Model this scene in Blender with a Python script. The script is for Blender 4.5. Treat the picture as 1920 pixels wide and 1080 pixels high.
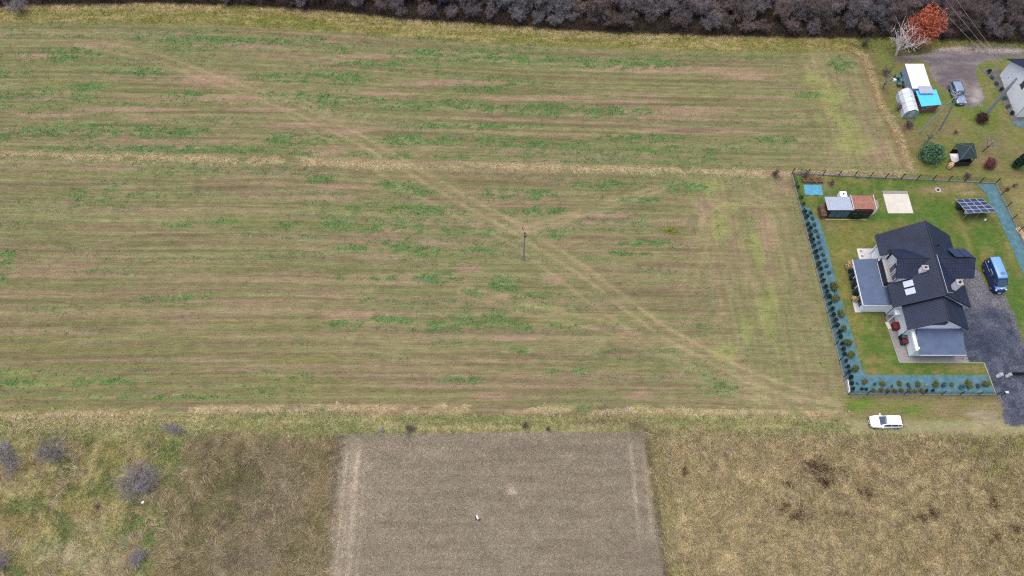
import bpy, math, random
import numpy as np
from mathutils import Vector, Matrix
R = math.radians
random.seed(7)
rng = np.random.default_rng(11)
scene = bpy.context.scene
COL = scene.collection
for o in list(bpy.data.objects):
    bpy.data.objects.remove(o)

# ------------------------------------------------------------------ camera, sky, sun, exposure
CAM_H = 100.0
TILT = R(26.6)
FPX = 1400.0
cam_data = bpy.data.cameras.new('drone_camera')
cam_data.sensor_width = 36
cam_data.lens = FPX / 1920 * 36
cam_data.clip_start = 0.5
cam_data.clip_end = 3000
cam = bpy.data.objects.new('drone_camera', cam_data)
cam.location = (0, 0, CAM_H)
cam.rotation_euler = (TILT, 0, 0)
COL.objects.link(cam)
scene.camera = cam

SUN_EL, SUN_AZ = 82.0, 290.0
world = bpy.data.worlds.new('World')
scene.world = world
world.use_nodes = True
wn = world.node_tree
sky = wn.nodes.new('ShaderNodeTexSky')
sky.sky_type = 'NISHITA'
sky.sun_disc = False
sky.sun_elevation = R(SUN_EL)
sky.sun_rotation = R(SUN_AZ)
sky.dust_density = 4.0
sky.air_density = 1.0
sky.ozone_density = 1.0
wn.links.new(sky.outputs[0], wn.nodes['Background'].inputs[0])
wn.nodes['Background'].inputs[1].default_value = 0.15
sun_d = bpy.data.lights.new('sun', 'SUN')
sun_d.energy = 1.15
sun_d.angle = R(42)
sun_d.color = (1.0, 0.955, 0.89)
sun = bpy.data.objects.new('sun', sun_d)
az = R(SUN_AZ)
sdir = Vector((math.sin(az) * math.cos(R(SUN_EL)), math.cos(az) * math.cos(R(SUN_EL)), math.sin(R(SUN_EL))))
sun.rotation_euler = sdir.to_track_quat('Z', 'Y').to_euler()
sun.location = (0, 60, 150)
COL.objects.link(sun)
scene.view_settings.view_transform = 'Standard'
scene.view_settings.look = 'None'
scene.view_settings.gamma = 1.0
scene.view_settings.use_curve_mapping = False
scene.view_settings.exposure = 0.6
scene.cycles.use_denoising = False
scene.cycles.pixel_filter_type = 'BLACKMAN_HARRIS'
scene.cycles.filter_width = 1.2
scene.cycles.max_bounces = 5
scene.cycles.transparent_max_bounces = 4

# ------------------------------------------------------------------ helpers
_f = (0, math.sin(TILT), -math.cos(TILT))
_u = (0, math.cos(TILT), math.sin(TILT))

def at(px, py, z=0.0):
    """photo pixel (1920x1080) -> point on the horizontal plane z"""
    a, b = px - 960, 540 - py
    dx = a
    dy = FPX * _f[1] + b * _u[1]
    dz = FPX * _f[2] + b * _u[2]
    t = (z - CAM_H) / dz
    return Vector((dx * t, dy * t, z))

def atn(pts):
    p = np.asarray(pts, float)
    a, b = p[:, 0] - 960, 540 - p[:, 1]
    dy = FPX * _f[1] + b * _u[1]
    dz = FPX * _f[2] + b * _u[2]
    t = -CAM_H / dz
    return np.stack([a * t, dy * t], 1)

def lin(c):
    c = np.asarray(c, float) / 255.0
    return np.where(c <= 0.04045, c / 12.92, ((c + 0.055) / 1.055) ** 2.4)

def tag(o, label=None, cat=None, group=None, kind=None):
    if label: o['label'] = label
    if cat: o['category'] = cat
    if group: o['group'] = group
    if kind: o['kind'] = kind
    return o

def thing(name, label, cat, loc=(0, 0, 0), rz=0.0, group=None):
    o = bpy.data.objects.new(name, None)
    o.empty_display_size = 0.3
    o.location = loc
    o.rotation_euler = (0, 0, rz)
    COL.objects.link(o)
    return tag(o, label, cat, group)

def link(name, me, parent=None, loc=None):
    o = bpy.data.objects.new(name, me)
    COL.objects.link(o)
    if parent: o.parent = parent
    if loc is not None: o.location = loc
    return o

def copy_tree(o, parent=None):
    c = o.copy()
    COL.objects.link(c)
    c.parent = parent
    for ch in [x for x in KIDS.get(o.name, [])]:
        copy_tree(ch, c)
    return c
KIDS = {}

class MB:
    """collects shapes; build() links them as one mesh object"""
    def __init__(s):
        s.v, s.f = [], []
    def add(s, v, f):
        n = len(s.v)
        s.v.extend([tuple(p) for p in v])
        s.f.extend([tuple(i + n for i in q) for q in f])
        return s
    def box(s, c, d, rz=0.0, tilt=None):
        hx, hy, hz = d[0] / 2, d[1] / 2, d[2] / 2
        v = [Vector((x, y, z)) for x in (-hx, hx) for y in (-hy, hy) for z in (-hz, hz)]
        m = Matrix.Rotation(rz, 3, 'Z')
        if tilt is not None: m = m @ Matrix.Rotation(tilt[1], 3, tilt[0])
        c = Vector(c)
        return s.add([m @ p + c for p in v], [(0, 1, 3, 2), (4, 6, 7, 5), (0, 4, 5, 1), (2, 3, 7, 6), (0, 2, 6, 4), (1, 5, 7, 3)])
    def bb(s, x0, x1, y0, y1, z0, z1):
        return s.box(((x0 + x1) / 2, (y0 + y1) / 2, (z0 + z1) / 2), (x1 - x0, y1 - y0, z1 - z0))
    def bar(s, a, b, r0, r1=None, n=6, cap=True):
        a, b = Vector(a), Vector(b)
        if r1 is None: r1 = r0
        d = (b - a)
        if d.length < 1e-6: return s
        d.normalize()
        t = d.cross(Vector((0, 0, 1)))
        if t.length < 1e-3: t = Vector((1, 0, 0))
        t.normalize(); w = d.cross(t)
        v = []
        for p, r in ((a, r0), (b, r1)):
            for i in range(n):
                q = 2 * math.pi * i / n + math.pi / n
                v.append(p + t * (r * math.cos(q)) + w * (r * math.sin(q)))
        f = [(i, (i + 1) % n, n + (i + 1) % n, n + i) for i in range(n)]
        if cap: f += [tuple(range(n - 1, -1, -1)), tuple(range(n, 2 * n))]
        return s.add(v, f)
    def poly(s, pts, z0, z1):
        n = len(pts)
        v = [(p[0], p[1], z0) for p in pts] + [(p[0], p[1], z1) for p in pts]
        f = [tuple(range(n - 1, -1, -1)), tuple(range(n, 2 * n))] + [(i, (i + 1) % n, n + (i + 1) % n, n + i) for i in range(n)]
        return s.add(v, f)
    def slab(s, pts, nrm, th):
        """planar polygon given in 3d, thickened along -nrm"""
        nrm = Vector(nrm).normalized()
        n = len(pts)
        v = [Vector(p) for p in pts] + [Vector(p) - nrm * th for p in pts]
        f = [tuple(range(n)), tuple(range(2 * n - 1, n - 1, -1))] + [(i, n + i, n + (i + 1) % n, (i + 1) % n) for i in range(n)]
        return s.add(v, f)
    def build(s, name, mat, parent=None, smooth=False, world_space=True):
        me = bpy.data.meshes.new(name)
        off = Vector((0, 0, 0))
        if parent is not None and world_space:
            q = parent; 
            while q is not None:
                off += q.location; q = q.parent
        me.from_pydata([(p[0] - off.x, p[1] - off.y, p[2] - off.z) for p in s.v], [], s.f)
        me.materials.append(mat)
        if smooth:
            me.polygons.foreach_set('use_smooth', [True] * len(me.polygons))
        me.update()
        o = link(name, me, parent)
        if parent is not None: KIDS.setdefault(parent.name, []).append(o)
        return o

def L(s, name, mat, parent, smooth=False):
    return s.build(name, mat, parent, smooth, world_space=False)

# ------------------------------------------------------------------ materials
def mat(name, rgb, rough=0.7, metal=0.0, var=0.12, scale=3.0, bump=0.0, bscale=None, rgb2=None, stretch=None, spec=0.4, objrand=0.0):
    m = bpy.data.materials.new(name)
    m.use_nodes = True
    nt = m.node_tree; N = nt.nodes; K = nt.links
    b = N['Principled BSDF']
    b.inputs['Roughness'].default_value = rough
    b.inputs['Metallic'].default_value = metal
    b.inputs['Specular IOR Level'].default_value = spec
    c = lin(rgb)
    tc = N.new('ShaderNodeTexCoord')
    src = tc.outputs['Object']
    if stretch:
        mp = N.new('ShaderNodeMapping'); mp.inputs['Scale'].default_value = stretch
        K.new(src, mp.inputs[0]); src = mp.outputs[0]
    n1 = N.new('ShaderNodeTexNoise'); n1.inputs['Scale'].default_value = scale; n1.inputs['Detail'].default_value = 6; n1.inputs['Roughness'].default_value = 0.65
    K.new(src, n1.inputs['Vector'])
    rp = N.new('ShaderNodeValToRGB')
    c2 = lin(rgb2) if rgb2 is not None else c * (1 + var)
    c1 = c if rgb2 is not None else c * (1 - var)
    rp.color_ramp.elements[0].position = 0.32; rp.color_ramp.elements[1].position = 0.68
    rp.color_ramp.elements[0].color = (*np.clip(c1, 0, 1), 1)
    rp.color_ramp.elements[1].color = (*np.clip(c2, 0, 1), 1)
    K.new(n1.outputs['Fac'], rp.inputs[0])
    out = rp.outputs[0]
    if objrand:
        oi = N.new('ShaderNodeObjectInfo')
        hs = N.new('ShaderNodeHueSaturation')
        mr = N.new('ShaderNodeMapRange'); mr.inputs[3].default_value = 1 - objrand; mr.inputs[4].default_value = 1 + objrand
        K.new(oi.outputs['Random'], mr.inputs[0]); K.new(mr.outputs[0], hs.inputs['Value'])
        K.new(out, hs.inputs['Color']); out = hs.outputs[0]
    K.new(out, b.inputs['Base Color'])
    if bump:
        n2 = N.new('ShaderNodeTexNoise'); n2.inputs['Scale'].default_value = bscale or scale * 4; n2.inputs['Detail'].default_value = 4
        K.new(src, n2.inputs['Vector'])
        bp = N.new('ShaderNodeBump'); bp.inputs['Strength'].default_value = bump; bp.inputs['Distance'].default_value = 0.05
        K.new(n2.outputs['Fac'], bp.inputs['Height']); K.new(bp.outputs[0], b.inputs['Normal'])
    return m

def vmat(name, rough=0.9, var=0.0, scale=6.0, trans=0.0, bump=0.0, stretch=(1, 1, 1), fine=0.0):
    """material whose base colour is the mesh's own plant / soil colour attribute"""
    m = bpy.data.materials.new(name)
    m.use_nodes = True
    nt = m.node_tree; N = nt.nodes; K = nt.links
    b = N['Principled BSDF']
    b.inputs['Roughness'].default_value = rough
    b.inputs['Specular IOR Level'].default_value = 0.15
    a = N.new('ShaderNodeAttribute'); a.attribute_name = 'tone'
    out = a.outputs['Color']
    if var:
        tc = N.new('ShaderNodeTexCoord'); mp = N.new('ShaderNodeMapping'); mp.inputs['Scale'].default_value = stretch
        K.new(tc.outputs['Object'], mp.inputs[0])
        n1 = N.new('ShaderNodeTexNoise'); n1.inputs['Scale'].default_value = scale; n1.inputs['Detail'].default_value = 8; n1.inputs['Roughness'].default_value = 0.75
        K.new(mp.outputs[0], n1.inputs['Vector'])
        hs = N.new('ShaderNodeHueSaturation')
        mr = N.new('ShaderNodeMapRange'); mr.inputs[1].default_value = 0.25; mr.inputs[2].default_value = 0.75
        mr.inputs[3].default_value = 1 - var; mr.inputs[4].default_value = 1 + var
        K.new(n1.outputs['Fac'], mr.inputs[0]); K.new(mr.outputs[0], hs.inputs['Value'])
        n3 = N.new('ShaderNodeTexNoise'); n3.inputs['Scale'].default_value = scale * 0.37; n3.inputs['Detail'].default_value = 5
        K.new(mp.outputs[0], n3.inputs['Vector'])
        mh = N.new('ShaderNodeMapRange'); mh.inputs[1].default_value = 0.3; mh.inputs[2].default_value = 0.7
        mh.inputs[3].default_value = 0.475; mh.inputs[4].default_value = 0.525
        K.new(n3.outputs['Fac'], mh.inputs[0]); K.new(mh.outputs[0], hs.inputs['Hue'])
        K.new(out, hs.inputs['Color']); out = hs.outputs[0]
        if bump:
            bp = N.new('ShaderNodeBump'); bp.inputs['Strength'].default_value = bump; bp.inputs['Distance'].default_value = 0.15
            K.new(n1.outputs['Fac'], bp.inputs['Height']); K.new(bp.outputs[0], b.inputs['Normal'])
    K.new(out, b.inputs['Base Color'])
    return m

STUB_MAT = vmat('stubble_soil', var=0.42, scale=2.4, bump=0.5, stretch=(0.22, 2.3, 1))
GROUND_MAT = vmat('soil_and_turf', var=0.38, scale=2.2, bump=0.5, stretch=(0.55, 1.3, 1))
ROAD_MAT = vmat('crushed_stone', var=0.3, scale=5.0, bump=0.8, stretch=(1, 1, 1))
BARE_MAT = vmat('tilled_soil', var=0.16, scale=3.0, bump=0.6, stretch=(0.35, 1.7, 1))
PLANT_MAT = vmat('plant_blades', rough=0.75)
_n = PLANT_MAT.node_tree.nodes; _l = PLANT_MAT.node_tree.links
_tr = _n.new('ShaderNodeBsdfTranslucent'); _mx = _n.new('ShaderNodeMixShader'); _mx.inputs[0].default_value = 0.4
_at = [q for q in _n if q.type == 'ATTRIBUTE'][0]
_l.new(_at.outputs['Color'], _tr.inputs['Color']); _l.new(_n['Principled BSDF'].outputs[0], _mx.inputs[1]); _l.new(_tr.outputs[0], _mx.inputs[2])
_l.new(_mx.outputs[0], _n['Material Output'].inputs['Surface'])
WHITE = mat('white_render', (242, 243, 245), 0.85, var=0.05, scale=1.2, bump=0.05)
ROOF = mat('graphite_metal_tile', (28, 37, 58), 0.52, 0.0, var=0.3, scale=0.6, spec=0.32, stretch=(1, 1, 1))
ROOF2 = mat('grey_metal_sheet', (76, 90, 116), 0.6, 0.0, var=0.14, scale=0.9, spec=0.35)
TRIM = mat('dark_trim', (38, 42, 50), 0.5, var=0.1)
CONC = mat('concrete', (158, 152, 144), 0.9, var=0.14, scale=2.5, bump=0.15)
CONC_L = mat('pale_concrete', (192, 186, 172), 0.9, var=0.1, scale=0.9, bump=0.1)
PAVE = mat('grey_paving', (135, 130, 128), 0.9, var=0.15, scale=3.0, bump=0.2)
GRAVEL = mat('dark_gravel', (62, 70, 88), 0.95, var=0.2, scale=0.4, bump=0.8, bscale=14, rgb2=(110, 112, 124))
TRACKM = mat('dirt_track', (84, 78, 80), 0.95, scale=0.5, bump=0.9, bscale=8, rgb2=(142, 130, 122), stretch=(0.5, 1.6, 1))
CLOTH = mat('teal_weed_cloth', (54, 92, 102), 0.9, var=0.14, scale=1.2, bump=0.7, bscale=3, rgb2=(88, 120, 128))
TARP = mat('blue_tarp', (74, 142, 168), 0.6, var=0.14, scale=1.3, bump=0.4, bscale=3)
POSTM = mat('dark_steel', (40, 46, 46), 0.6, var=0.1)
PLINTH = mat('fence_plinth', (150, 150, 148), 0.9, var=0.12, scale=2)
GLASS = mat('dark_glass', (52, 70, 86), 0.12, var=0.1, spec=0.8)
GLASSP = mat('pale_sky_glass', (182, 192, 206), 0.15, var=0.06, spec=0.8)
CARW = mat('white_car_paint', (240, 240, 242), 0.25, var=0.02, spec=0.5)
CARG = mat('grey_car_paint', (126, 142, 162), 0.25, var=0.04, spec=0.7)
VANB = mat('blue_van_paint', (18, 44, 98), 0.3, var=0.05, spec=0.7)
VANT = mat('light_blue_paint', (112, 156, 204), 0.35, var=0.05, spec=0.6)
RUBBER = mat('rubber', (30, 30, 32), 0.85, var=0.1)
RIM = mat('alloy', (150, 152, 156), 0.4, 0.5, var=0.05)
BLACKP = mat('black_plastic', (28, 29, 32), 0.5, var=0.1)
LAMP = mat('lamp_glass', (200, 204, 208), 0.15, var=0.05)
REDL = mat('red_lens', (150, 30, 28), 0.3, var=0.05)
PANEL = mat('solar_cell', (44, 54, 88), 0.18, var=0.12, scale=1.5, spec=0.7)
PFRAME = mat('silver_frame', (190, 196, 204), 0.4, 0.3, var=0.04)
ZINC = mat('zinc_sheet', (150, 158, 172), 0.45, 0.0, var=0.1, scale=1.2, spec=0.6)
RUST = mat('rusty_sheet', (128, 76, 62), 0.9, scale=2.5, rgb2=(156, 114, 100), stretch=(3, 0.6, 1))
WOODD = mat('dark_wood', (58, 46, 40), 0.9, var=0.25, scale=4)
WOODL = mat('cut_wood', (190, 160, 116), 0.8, var=0.2, scale=3)
LOG = mat('split_log', (112, 84, 66), 0.9, var=0.25, scale=6, objrand=0.35)
CYAN = mat('bright_blue_sheet', (76, 186, 232), 0.5, var=0.06, scale=1.5)
WSHEET = mat('white_sheet_roof', (208, 218, 230), 0.5, var=0.06, scale=0.8)
BRICKM = mat('brown_board_wall', (120, 88, 78), 0.9, var=0.25, scale=3)
POLY = mat('white_film', (196, 202, 208), 0.45, var=0.08, scale=2)
POLEM = mat('grey_concrete_pole', (146, 146, 148), 0.9, var=0.1, scale=2)
WIREM = mat('aluminium_wire', (150, 146, 146), 0.9, 0.0, var=0.04)
BALM = mat('dark_balcony', (44, 40, 52), 0.6, var=0.1)
TILEF = mat('pale_floor_tile', (196, 192, 188), 0.7, var=0.06, scale=4)
SHING = mat('dark_shingle', (38, 50, 54), 0.8, var=0.2, scale=3)
BINR = mat('red_plastic', (104, 30, 26), 0.5, var=0.1)
BING = mat('green_plastic', (60, 104, 88), 0.5, var=0.1)
BINB = mat('navy_plastic', (38, 44, 66), 0.5, var=0.1)
BARK_D = mat('thicket_bark', (114, 105, 107), 0.9, var=0.2, scale=4, objrand=0.3)
BARK_B = mat('thicket_brown', (110, 96, 92), 0.9, var=0.2, scale=4, objrand=0.3)
BARK_G = mat('thicket_grey', (116, 112, 114), 0.9, var=0.2, scale=4, objrand=0.2)
BUSHV = mat('violet_grey_twigs', (146, 137, 138), 0.9, var=0.15, scale=4)
BARKW = mat('pale_bark', (196, 188, 184), 0.85, var=0.12, scale=5)
TRUNK = mat('bark', (78, 68, 62), 0.9, var=0.2, scale=5)
RUSTL = mat('rust_leaves', (168, 84, 62), 0.8, scale=1.1, rgb2=(196, 112, 80))
GREENL = mat('shrub_green', (58, 94, 66), 0.8, scale=2.0, rgb2=(90, 122, 88))
THUJA = mat('dark_thuja', (22, 44, 44), 0.85, scale=4, rgb2=(38, 62, 52), objrand=0.25)
OLIVE = mat('olive_shrub', (78, 92, 48), 0.85, scale=3, rgb2=(112, 112, 58), objrand=0.15)
BALL = mat('brownish_ball_shrub', (92, 84, 40), 0.85, scale=3, rgb2=(128, 104, 50), objrand=0.15)
BLUEG = mat('blue_grey_shrub', (50, 82, 88), 0.85, scale=3, rgb2=(80, 108, 106), objrand=0.15)
LIME = mat('lime_shrub', (140, 166, 70), 0.85, scale=3, rgb2=(160, 180, 84))
PURP = mat('dark_red_shrub', (92, 50, 52), 0.85, scale=3, rgb2=(122, 76, 72))
CONI = mat('dark_conifer', (26, 52, 38), 0.85, scale=3, rgb2=(42, 70, 48))
STRAWM = mat('pampas_straw', (186, 160, 122), 0.9, var=0.15, scale=4)

# ------------------------------------------------------------------ numpy noise and the ground's own colours
def _h(i, j, s):
    n = (i * 374761393 + j * 668265263 + s * 1442695041) & 0xffffffff
    n = ((n ^ (n >> 13)) * 1274126177) & 0xffffffff
    n = ((n ^ (n >> 16)) * 2246822519) & 0xffffffff
    return ((n ^ (n >> 15)) & 0xffff) / 65535.0

def vn(x, y, s=0):
    xi = np.floor(x).astype(np.int64); yi = np.floor(y).astype(np.int64)
    fx = x - xi; fy = y - yi
    fx = fx * fx * (3 - 2 * fx); fy = fy * fy * (3 - 2 * fy)
    a = _h(xi, yi, s); b = _h(xi + 1, yi, s); c = _h(xi, yi + 1, s); d = _h(xi + 1, yi + 1, s)
    return (a + (b - a) * fx) * (1 - fy) + (c + (d - c) * fx) * fy

def fbm(x, y, s=0, o=3):
    t = 0; w = 0; a = 1.0
    for k in range(o):
        t = t + a * vn(x * 2 ** k + 17.3 * k, y * 2 ** k + 5.1 * k, s + k); w += a; a *= 0.55
    return t / w

def ss(a, b, x):
    t = np.clip((x - a) / (b - a), 0, 1)
    return t * t * (3 - 2 * t)

def curve(pts):
    w = atn(pts); o = np.argsort(w[:, 0])
    return lambda x: np.interp(x, w[o, 0], w[o, 1])

def inside(X, Y, poly):
    r = np.zeros(X.shape, bool); n = len(poly)
    for i in range(n):
        x0, y0 = poly[i]; x1, y1 = poly[(i + 1) % n]
        if y0 == y1: continue
        c = ((y0 > Y) != (y1 > Y)) & (X < (x1 - x0) * (Y - y0) / (y1 - y0) + x0)
        r ^= c
    return r

def segdist(X, Y, pts):
    d = np.full(X.shape, 1e9)
    for (x0, y0), (x1, y1) in zip(pts[:-1], pts[1:]):
        dx, dy = x1 - x0, y1 - y0
        t = np.clip(((X - x0) * dx + (Y - y0) * dy) / (dx * dx + dy * dy), 0, 1)
        d = np.minimum(d, np.hypot(X - x0 - t * dx, Y - y0 - t * dy))
    return d

f_forest = curve([(-60, 8), (0, 10), (300, 4), (520, 12), (640, 22), (760, 34), (960, 48), (1060, 55), (1160, 60), (1400, 67), (1600, 70), (1750, 73), (1940, 82)])
f_top = curve([(-40, 40), (0, 42), (200, 42), (430, 47), (640, 60), (880, 78), (1000, 84), (1200, 91), (1400, 96), (1620, 97)])
f_balk = curve([(-40, 289), (0, 290), (210, 294), (560, 301), (700, 308), (1000, 314), (1150, 316), (1430, 323), (1700, 326)])
f_low = curve([(-40, 780), (0, 778), (250, 771), (420, 767), (640, 765), (900, 765), (1200, 768), (1400, 772), (1590, 776)])
DIRT = atn([(627, 813), (1000, 810), (1211, 809), (1216, 852), (1228, 930), (1240, 1010), (1252, 1080), (1268, 1190), (604, 1190), (612, 1080), (620, 940), (624, 870)])
F_TL, F_TR, F_BR, F_BL = (45.33, 70.78), (77.85, 68.9), (67.67, 33.32), (46.98, 33.48)
F_R2 = (79.0, 57.6); F_R3 = (80.0, 46.6)
YARD = [F_TL, F_TR, F_R2, F_R3, (80.5, 38), (74, 33.3), F_BR, F_BL]

_A = lambda *p: [tuple(q) for q in atn(p)]
TRK = _A((1672, 120), (1690, 106), (1735, 100), (1760, 90), (1800, 86), (1880, 88), (2000, 93), (2000, 116), (1900, 106), (1850, 114), (1832, 122), (1828, 140), (1840, 165), (1848, 185), (1842, 198), (1812, 202), (1800, 199), (1782, 176), (1762, 160), (1745, 140), (1738, 120), (1725, 112), (1700, 114))
DRV = _A((1806, 500), (1832, 500), (1845, 530), (1868, 548), (1882, 548), (1906, 603), (1921, 645)) + [(76, 41), (76, 36.4), (74, 29.0)] + _A((1925, 797), (1898, 799), (1886, 795), (1880, 775), (1878, 755), (1871, 742), (1846, 682), (1838, 677), (1792, 677), (1792, 640), (1800, 560))
GREENS = [(20, 137, 45, 6), (130, 100, 60, 12), (380, 75, 120, 4), (520, 75, 90, 5), (260, 135, 60, 7), (580, 145, 110, 8), (40, 180, 35, 6), (150, 180, 30, 5), (340, 175, 40, 6), (560, 175, 70, 6),
 (600, 190, 60, 8), (170, 245, 150, 13), (20, 257, 50, 5), (250, 278, 180, 5), (330, 245, 60, 8), (560, 260, 70, 12), (420, 283, 150, 4), (560, 287, 60, 5), (640, 94, 35, 6), (850, 97, 90, 7),
 (700, 120, 60, 5), (960, 110, 120, 8), (650, 150, 60, 8), (910, 168, 50, 6), (640, 188, 110, 7), (800, 197, 110, 9), (1000, 205, 90, 10), (900, 235, 110, 5), (750, 262, 60, 9), (800, 262, 160, 7),
 (1000, 268, 100, 8), (800, 293, 90, 4), (700, 290, 60, 4), (1160, 208, 80, 8), (1180, 120, 120, 10), (1200, 260, 80, 8), (1250, 280, 100, 6), (1450, 260, 60, 5),
 (740, 345, 32, 10), (790, 360, 50, 9), (600, 336, 30, 6), (700, 387, 45, 9), (760, 390, 60, 8), (820, 395, 60, 7), (980, 365, 70, 8), (940, 360, 30, 6), (1010, 362, 30, 6), (1000, 395, 60, 8),
 (1140, 395, 30, 5), (720, 425, 90, 8), (830, 430, 90, 8), (910, 435, 40, 8), (1030, 440, 30, 9), (1070, 430, 30, 5), (660, 465, 30, 7), (750, 462, 40, 9), (800, 470, 30, 11), (900, 470, 30, 8),
 (640, 520, 25, 5), (710, 520, 30, 6), (820, 520, 40, 11), (940, 535, 35, 16), (890, 548, 25, 8), (990, 560, 40, 9), (690, 560, 30, 6), (650, 608, 30, 8), (730, 603, 40, 11), (800, 612, 40, 9),
 (870, 608, 50, 11), (930, 600, 40, 9), (970, 612, 25, 8), (1060, 610, 30, 5), (840, 645, 25, 6), (960, 660, 30, 6), (880, 712, 30, 6), (850, 710, 30, 6), (1030, 693, 20, 7), (1090, 695, 20, 8),
 (340, 420, 30, 5), (420, 416, 25, 5), (540, 420, 20, 6), (10, 482, 18, 14), (330, 560, 60, 7), (30, 718, 60, 8), (200, 715, 60, 8), (330, 745, 120, 4), (8, 510, 16, 18), (1310, 700, 30, 12), (1350, 725, 40, 14),
 (640, 420, 30, 8), (1130, 345, 60, 6), (1270, 350, 50, 10), (1200, 375, 40, 6), (1210, 455, 60, 6), (1180, 475, 40, 6), (160, 162, 30, 5), (1510, 178, 30, 5), (1580, 120, 24, 14), (1100, 765, 20, 4), (620, 420, 20, 6)]
YELLOWS = [(1560, 180, 30, 26), (1530, 150, 26, 16), (1590, 235, 24, 30), (1600, 270, 40, 20), (1420, 470, 12, 40), (1440, 600, 14, 50), (1450, 560, 10, 40), (1400, 620, 14, 30), (1360, 660, 30, 20), (1560, 205, 16, 20), (1330, 350, 30, 14), (1370, 385, 30, 8), (60, 722, 60, 6), (30, 700, 40, 5), (1350, 420, 25, 30), (1000, 575, 60, 5)]
PINKS = [(400, 150, 60, 14), (430, 185, 60, 6), (180, 85, 60, 6), (60, 105, 50, 6), (620, 352, 60, 5), (600, 370, 70, 5), (880, 503, 28, 9), (1040, 525, 24, 8), (940, 553, 16, 8), (920, 740, 40, 7), (650, 592, 50, 9),
 (730, 432, 20, 8), (820, 455, 50, 6), (1120, 405, 60, 8), (1060, 425, 30, 6), (960, 430, 60, 8), (700, 440, 60, 5), (720, 480, 50, 6), (960, 635, 50, 5), (1010, 620, 40, 5), (1180, 625, 40, 6), (600, 285, 50, 6),
 (540, 235, 70, 5), (650, 245, 50, 6), (850, 155, 100, 6), (1000, 183, 160, 5), (730, 175, 80, 4), (1260, 210, 120, 8), (1300, 245, 120, 6), (1180, 190, 100, 5), (1440, 325, 60, 8), (1470, 350, 30, 18), (1440, 440, 18, 40), (1200, 740, 40, 8),
 (1650, 280, 34, 22), (1690, 300, 20, 14), (240, 205, 120, 5), (80, 215, 80, 5), (500, 205, 80, 5), (1330, 400, 24, 26), (700, 105, 80, 4), (1240, 130, 140, 8), (1400, 140, 60, 8)]
DARKS = [(100, 345, 140, 4), (420, 352, 90, 5), (60, 610, 90, 6), (180, 615, 60, 7), (50, 640, 60, 5), (60, 752, 70, 5), (400, 210, 170, 3), (1300, 245, 60, 5), (1160, 660, 40, 6), (1490, 345, 20, 10), (1515, 350, 14, 14),
 (230, 235, 120, 2), (1240, 195, 200, 2), (1120, 235, 100, 2), (300, 690, 60, 4), (900, 775, 45, 5), (1050, 777, 60, 6), (1130, 780, 20, 8), (1205, 785, 12, 14), (1110, 410, 80, 3), (1180, 550, 60, 5), (1200, 390, 60, 4), (350, 440, 90, 4)]
MDARK = [(1535, 882, 32, 12), (1510, 868, 28, 8), (1480, 955, 28, 16), (1500, 972, 20, 10), (1478, 910, 10, 6), (1620, 925, 14, 14), (1580, 965, 20, 6), (1740, 965, 24, 10), (1865, 945, 8, 12), (1910, 995, 20, 12), (1545, 905, 16, 10), (1282, 885, 6, 8), (1860, 1010, 20, 10)]
ROWDIR = -0.012

def patch(X, Y, lst, amp=1.0):
    w = np.zeros(X.shape)
    for (px, py, rx, ry) in lst:
        c = at(px, py); e = at(px + 10, py); g = at(px, py + 10)
        sx = (e.x - c.x) / 10 * rx; sy = abs(c.y - g.y) / 10 * ry
        sx = max(sx, 0.4); sy = max(sy, 0.35)
        q = ((X - c.x) / sx) ** 2 + ((Y - c.y) / sy) ** 2
        w = np.maximum(w, np.exp(-q * 0.8))
    return w * amp

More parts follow.
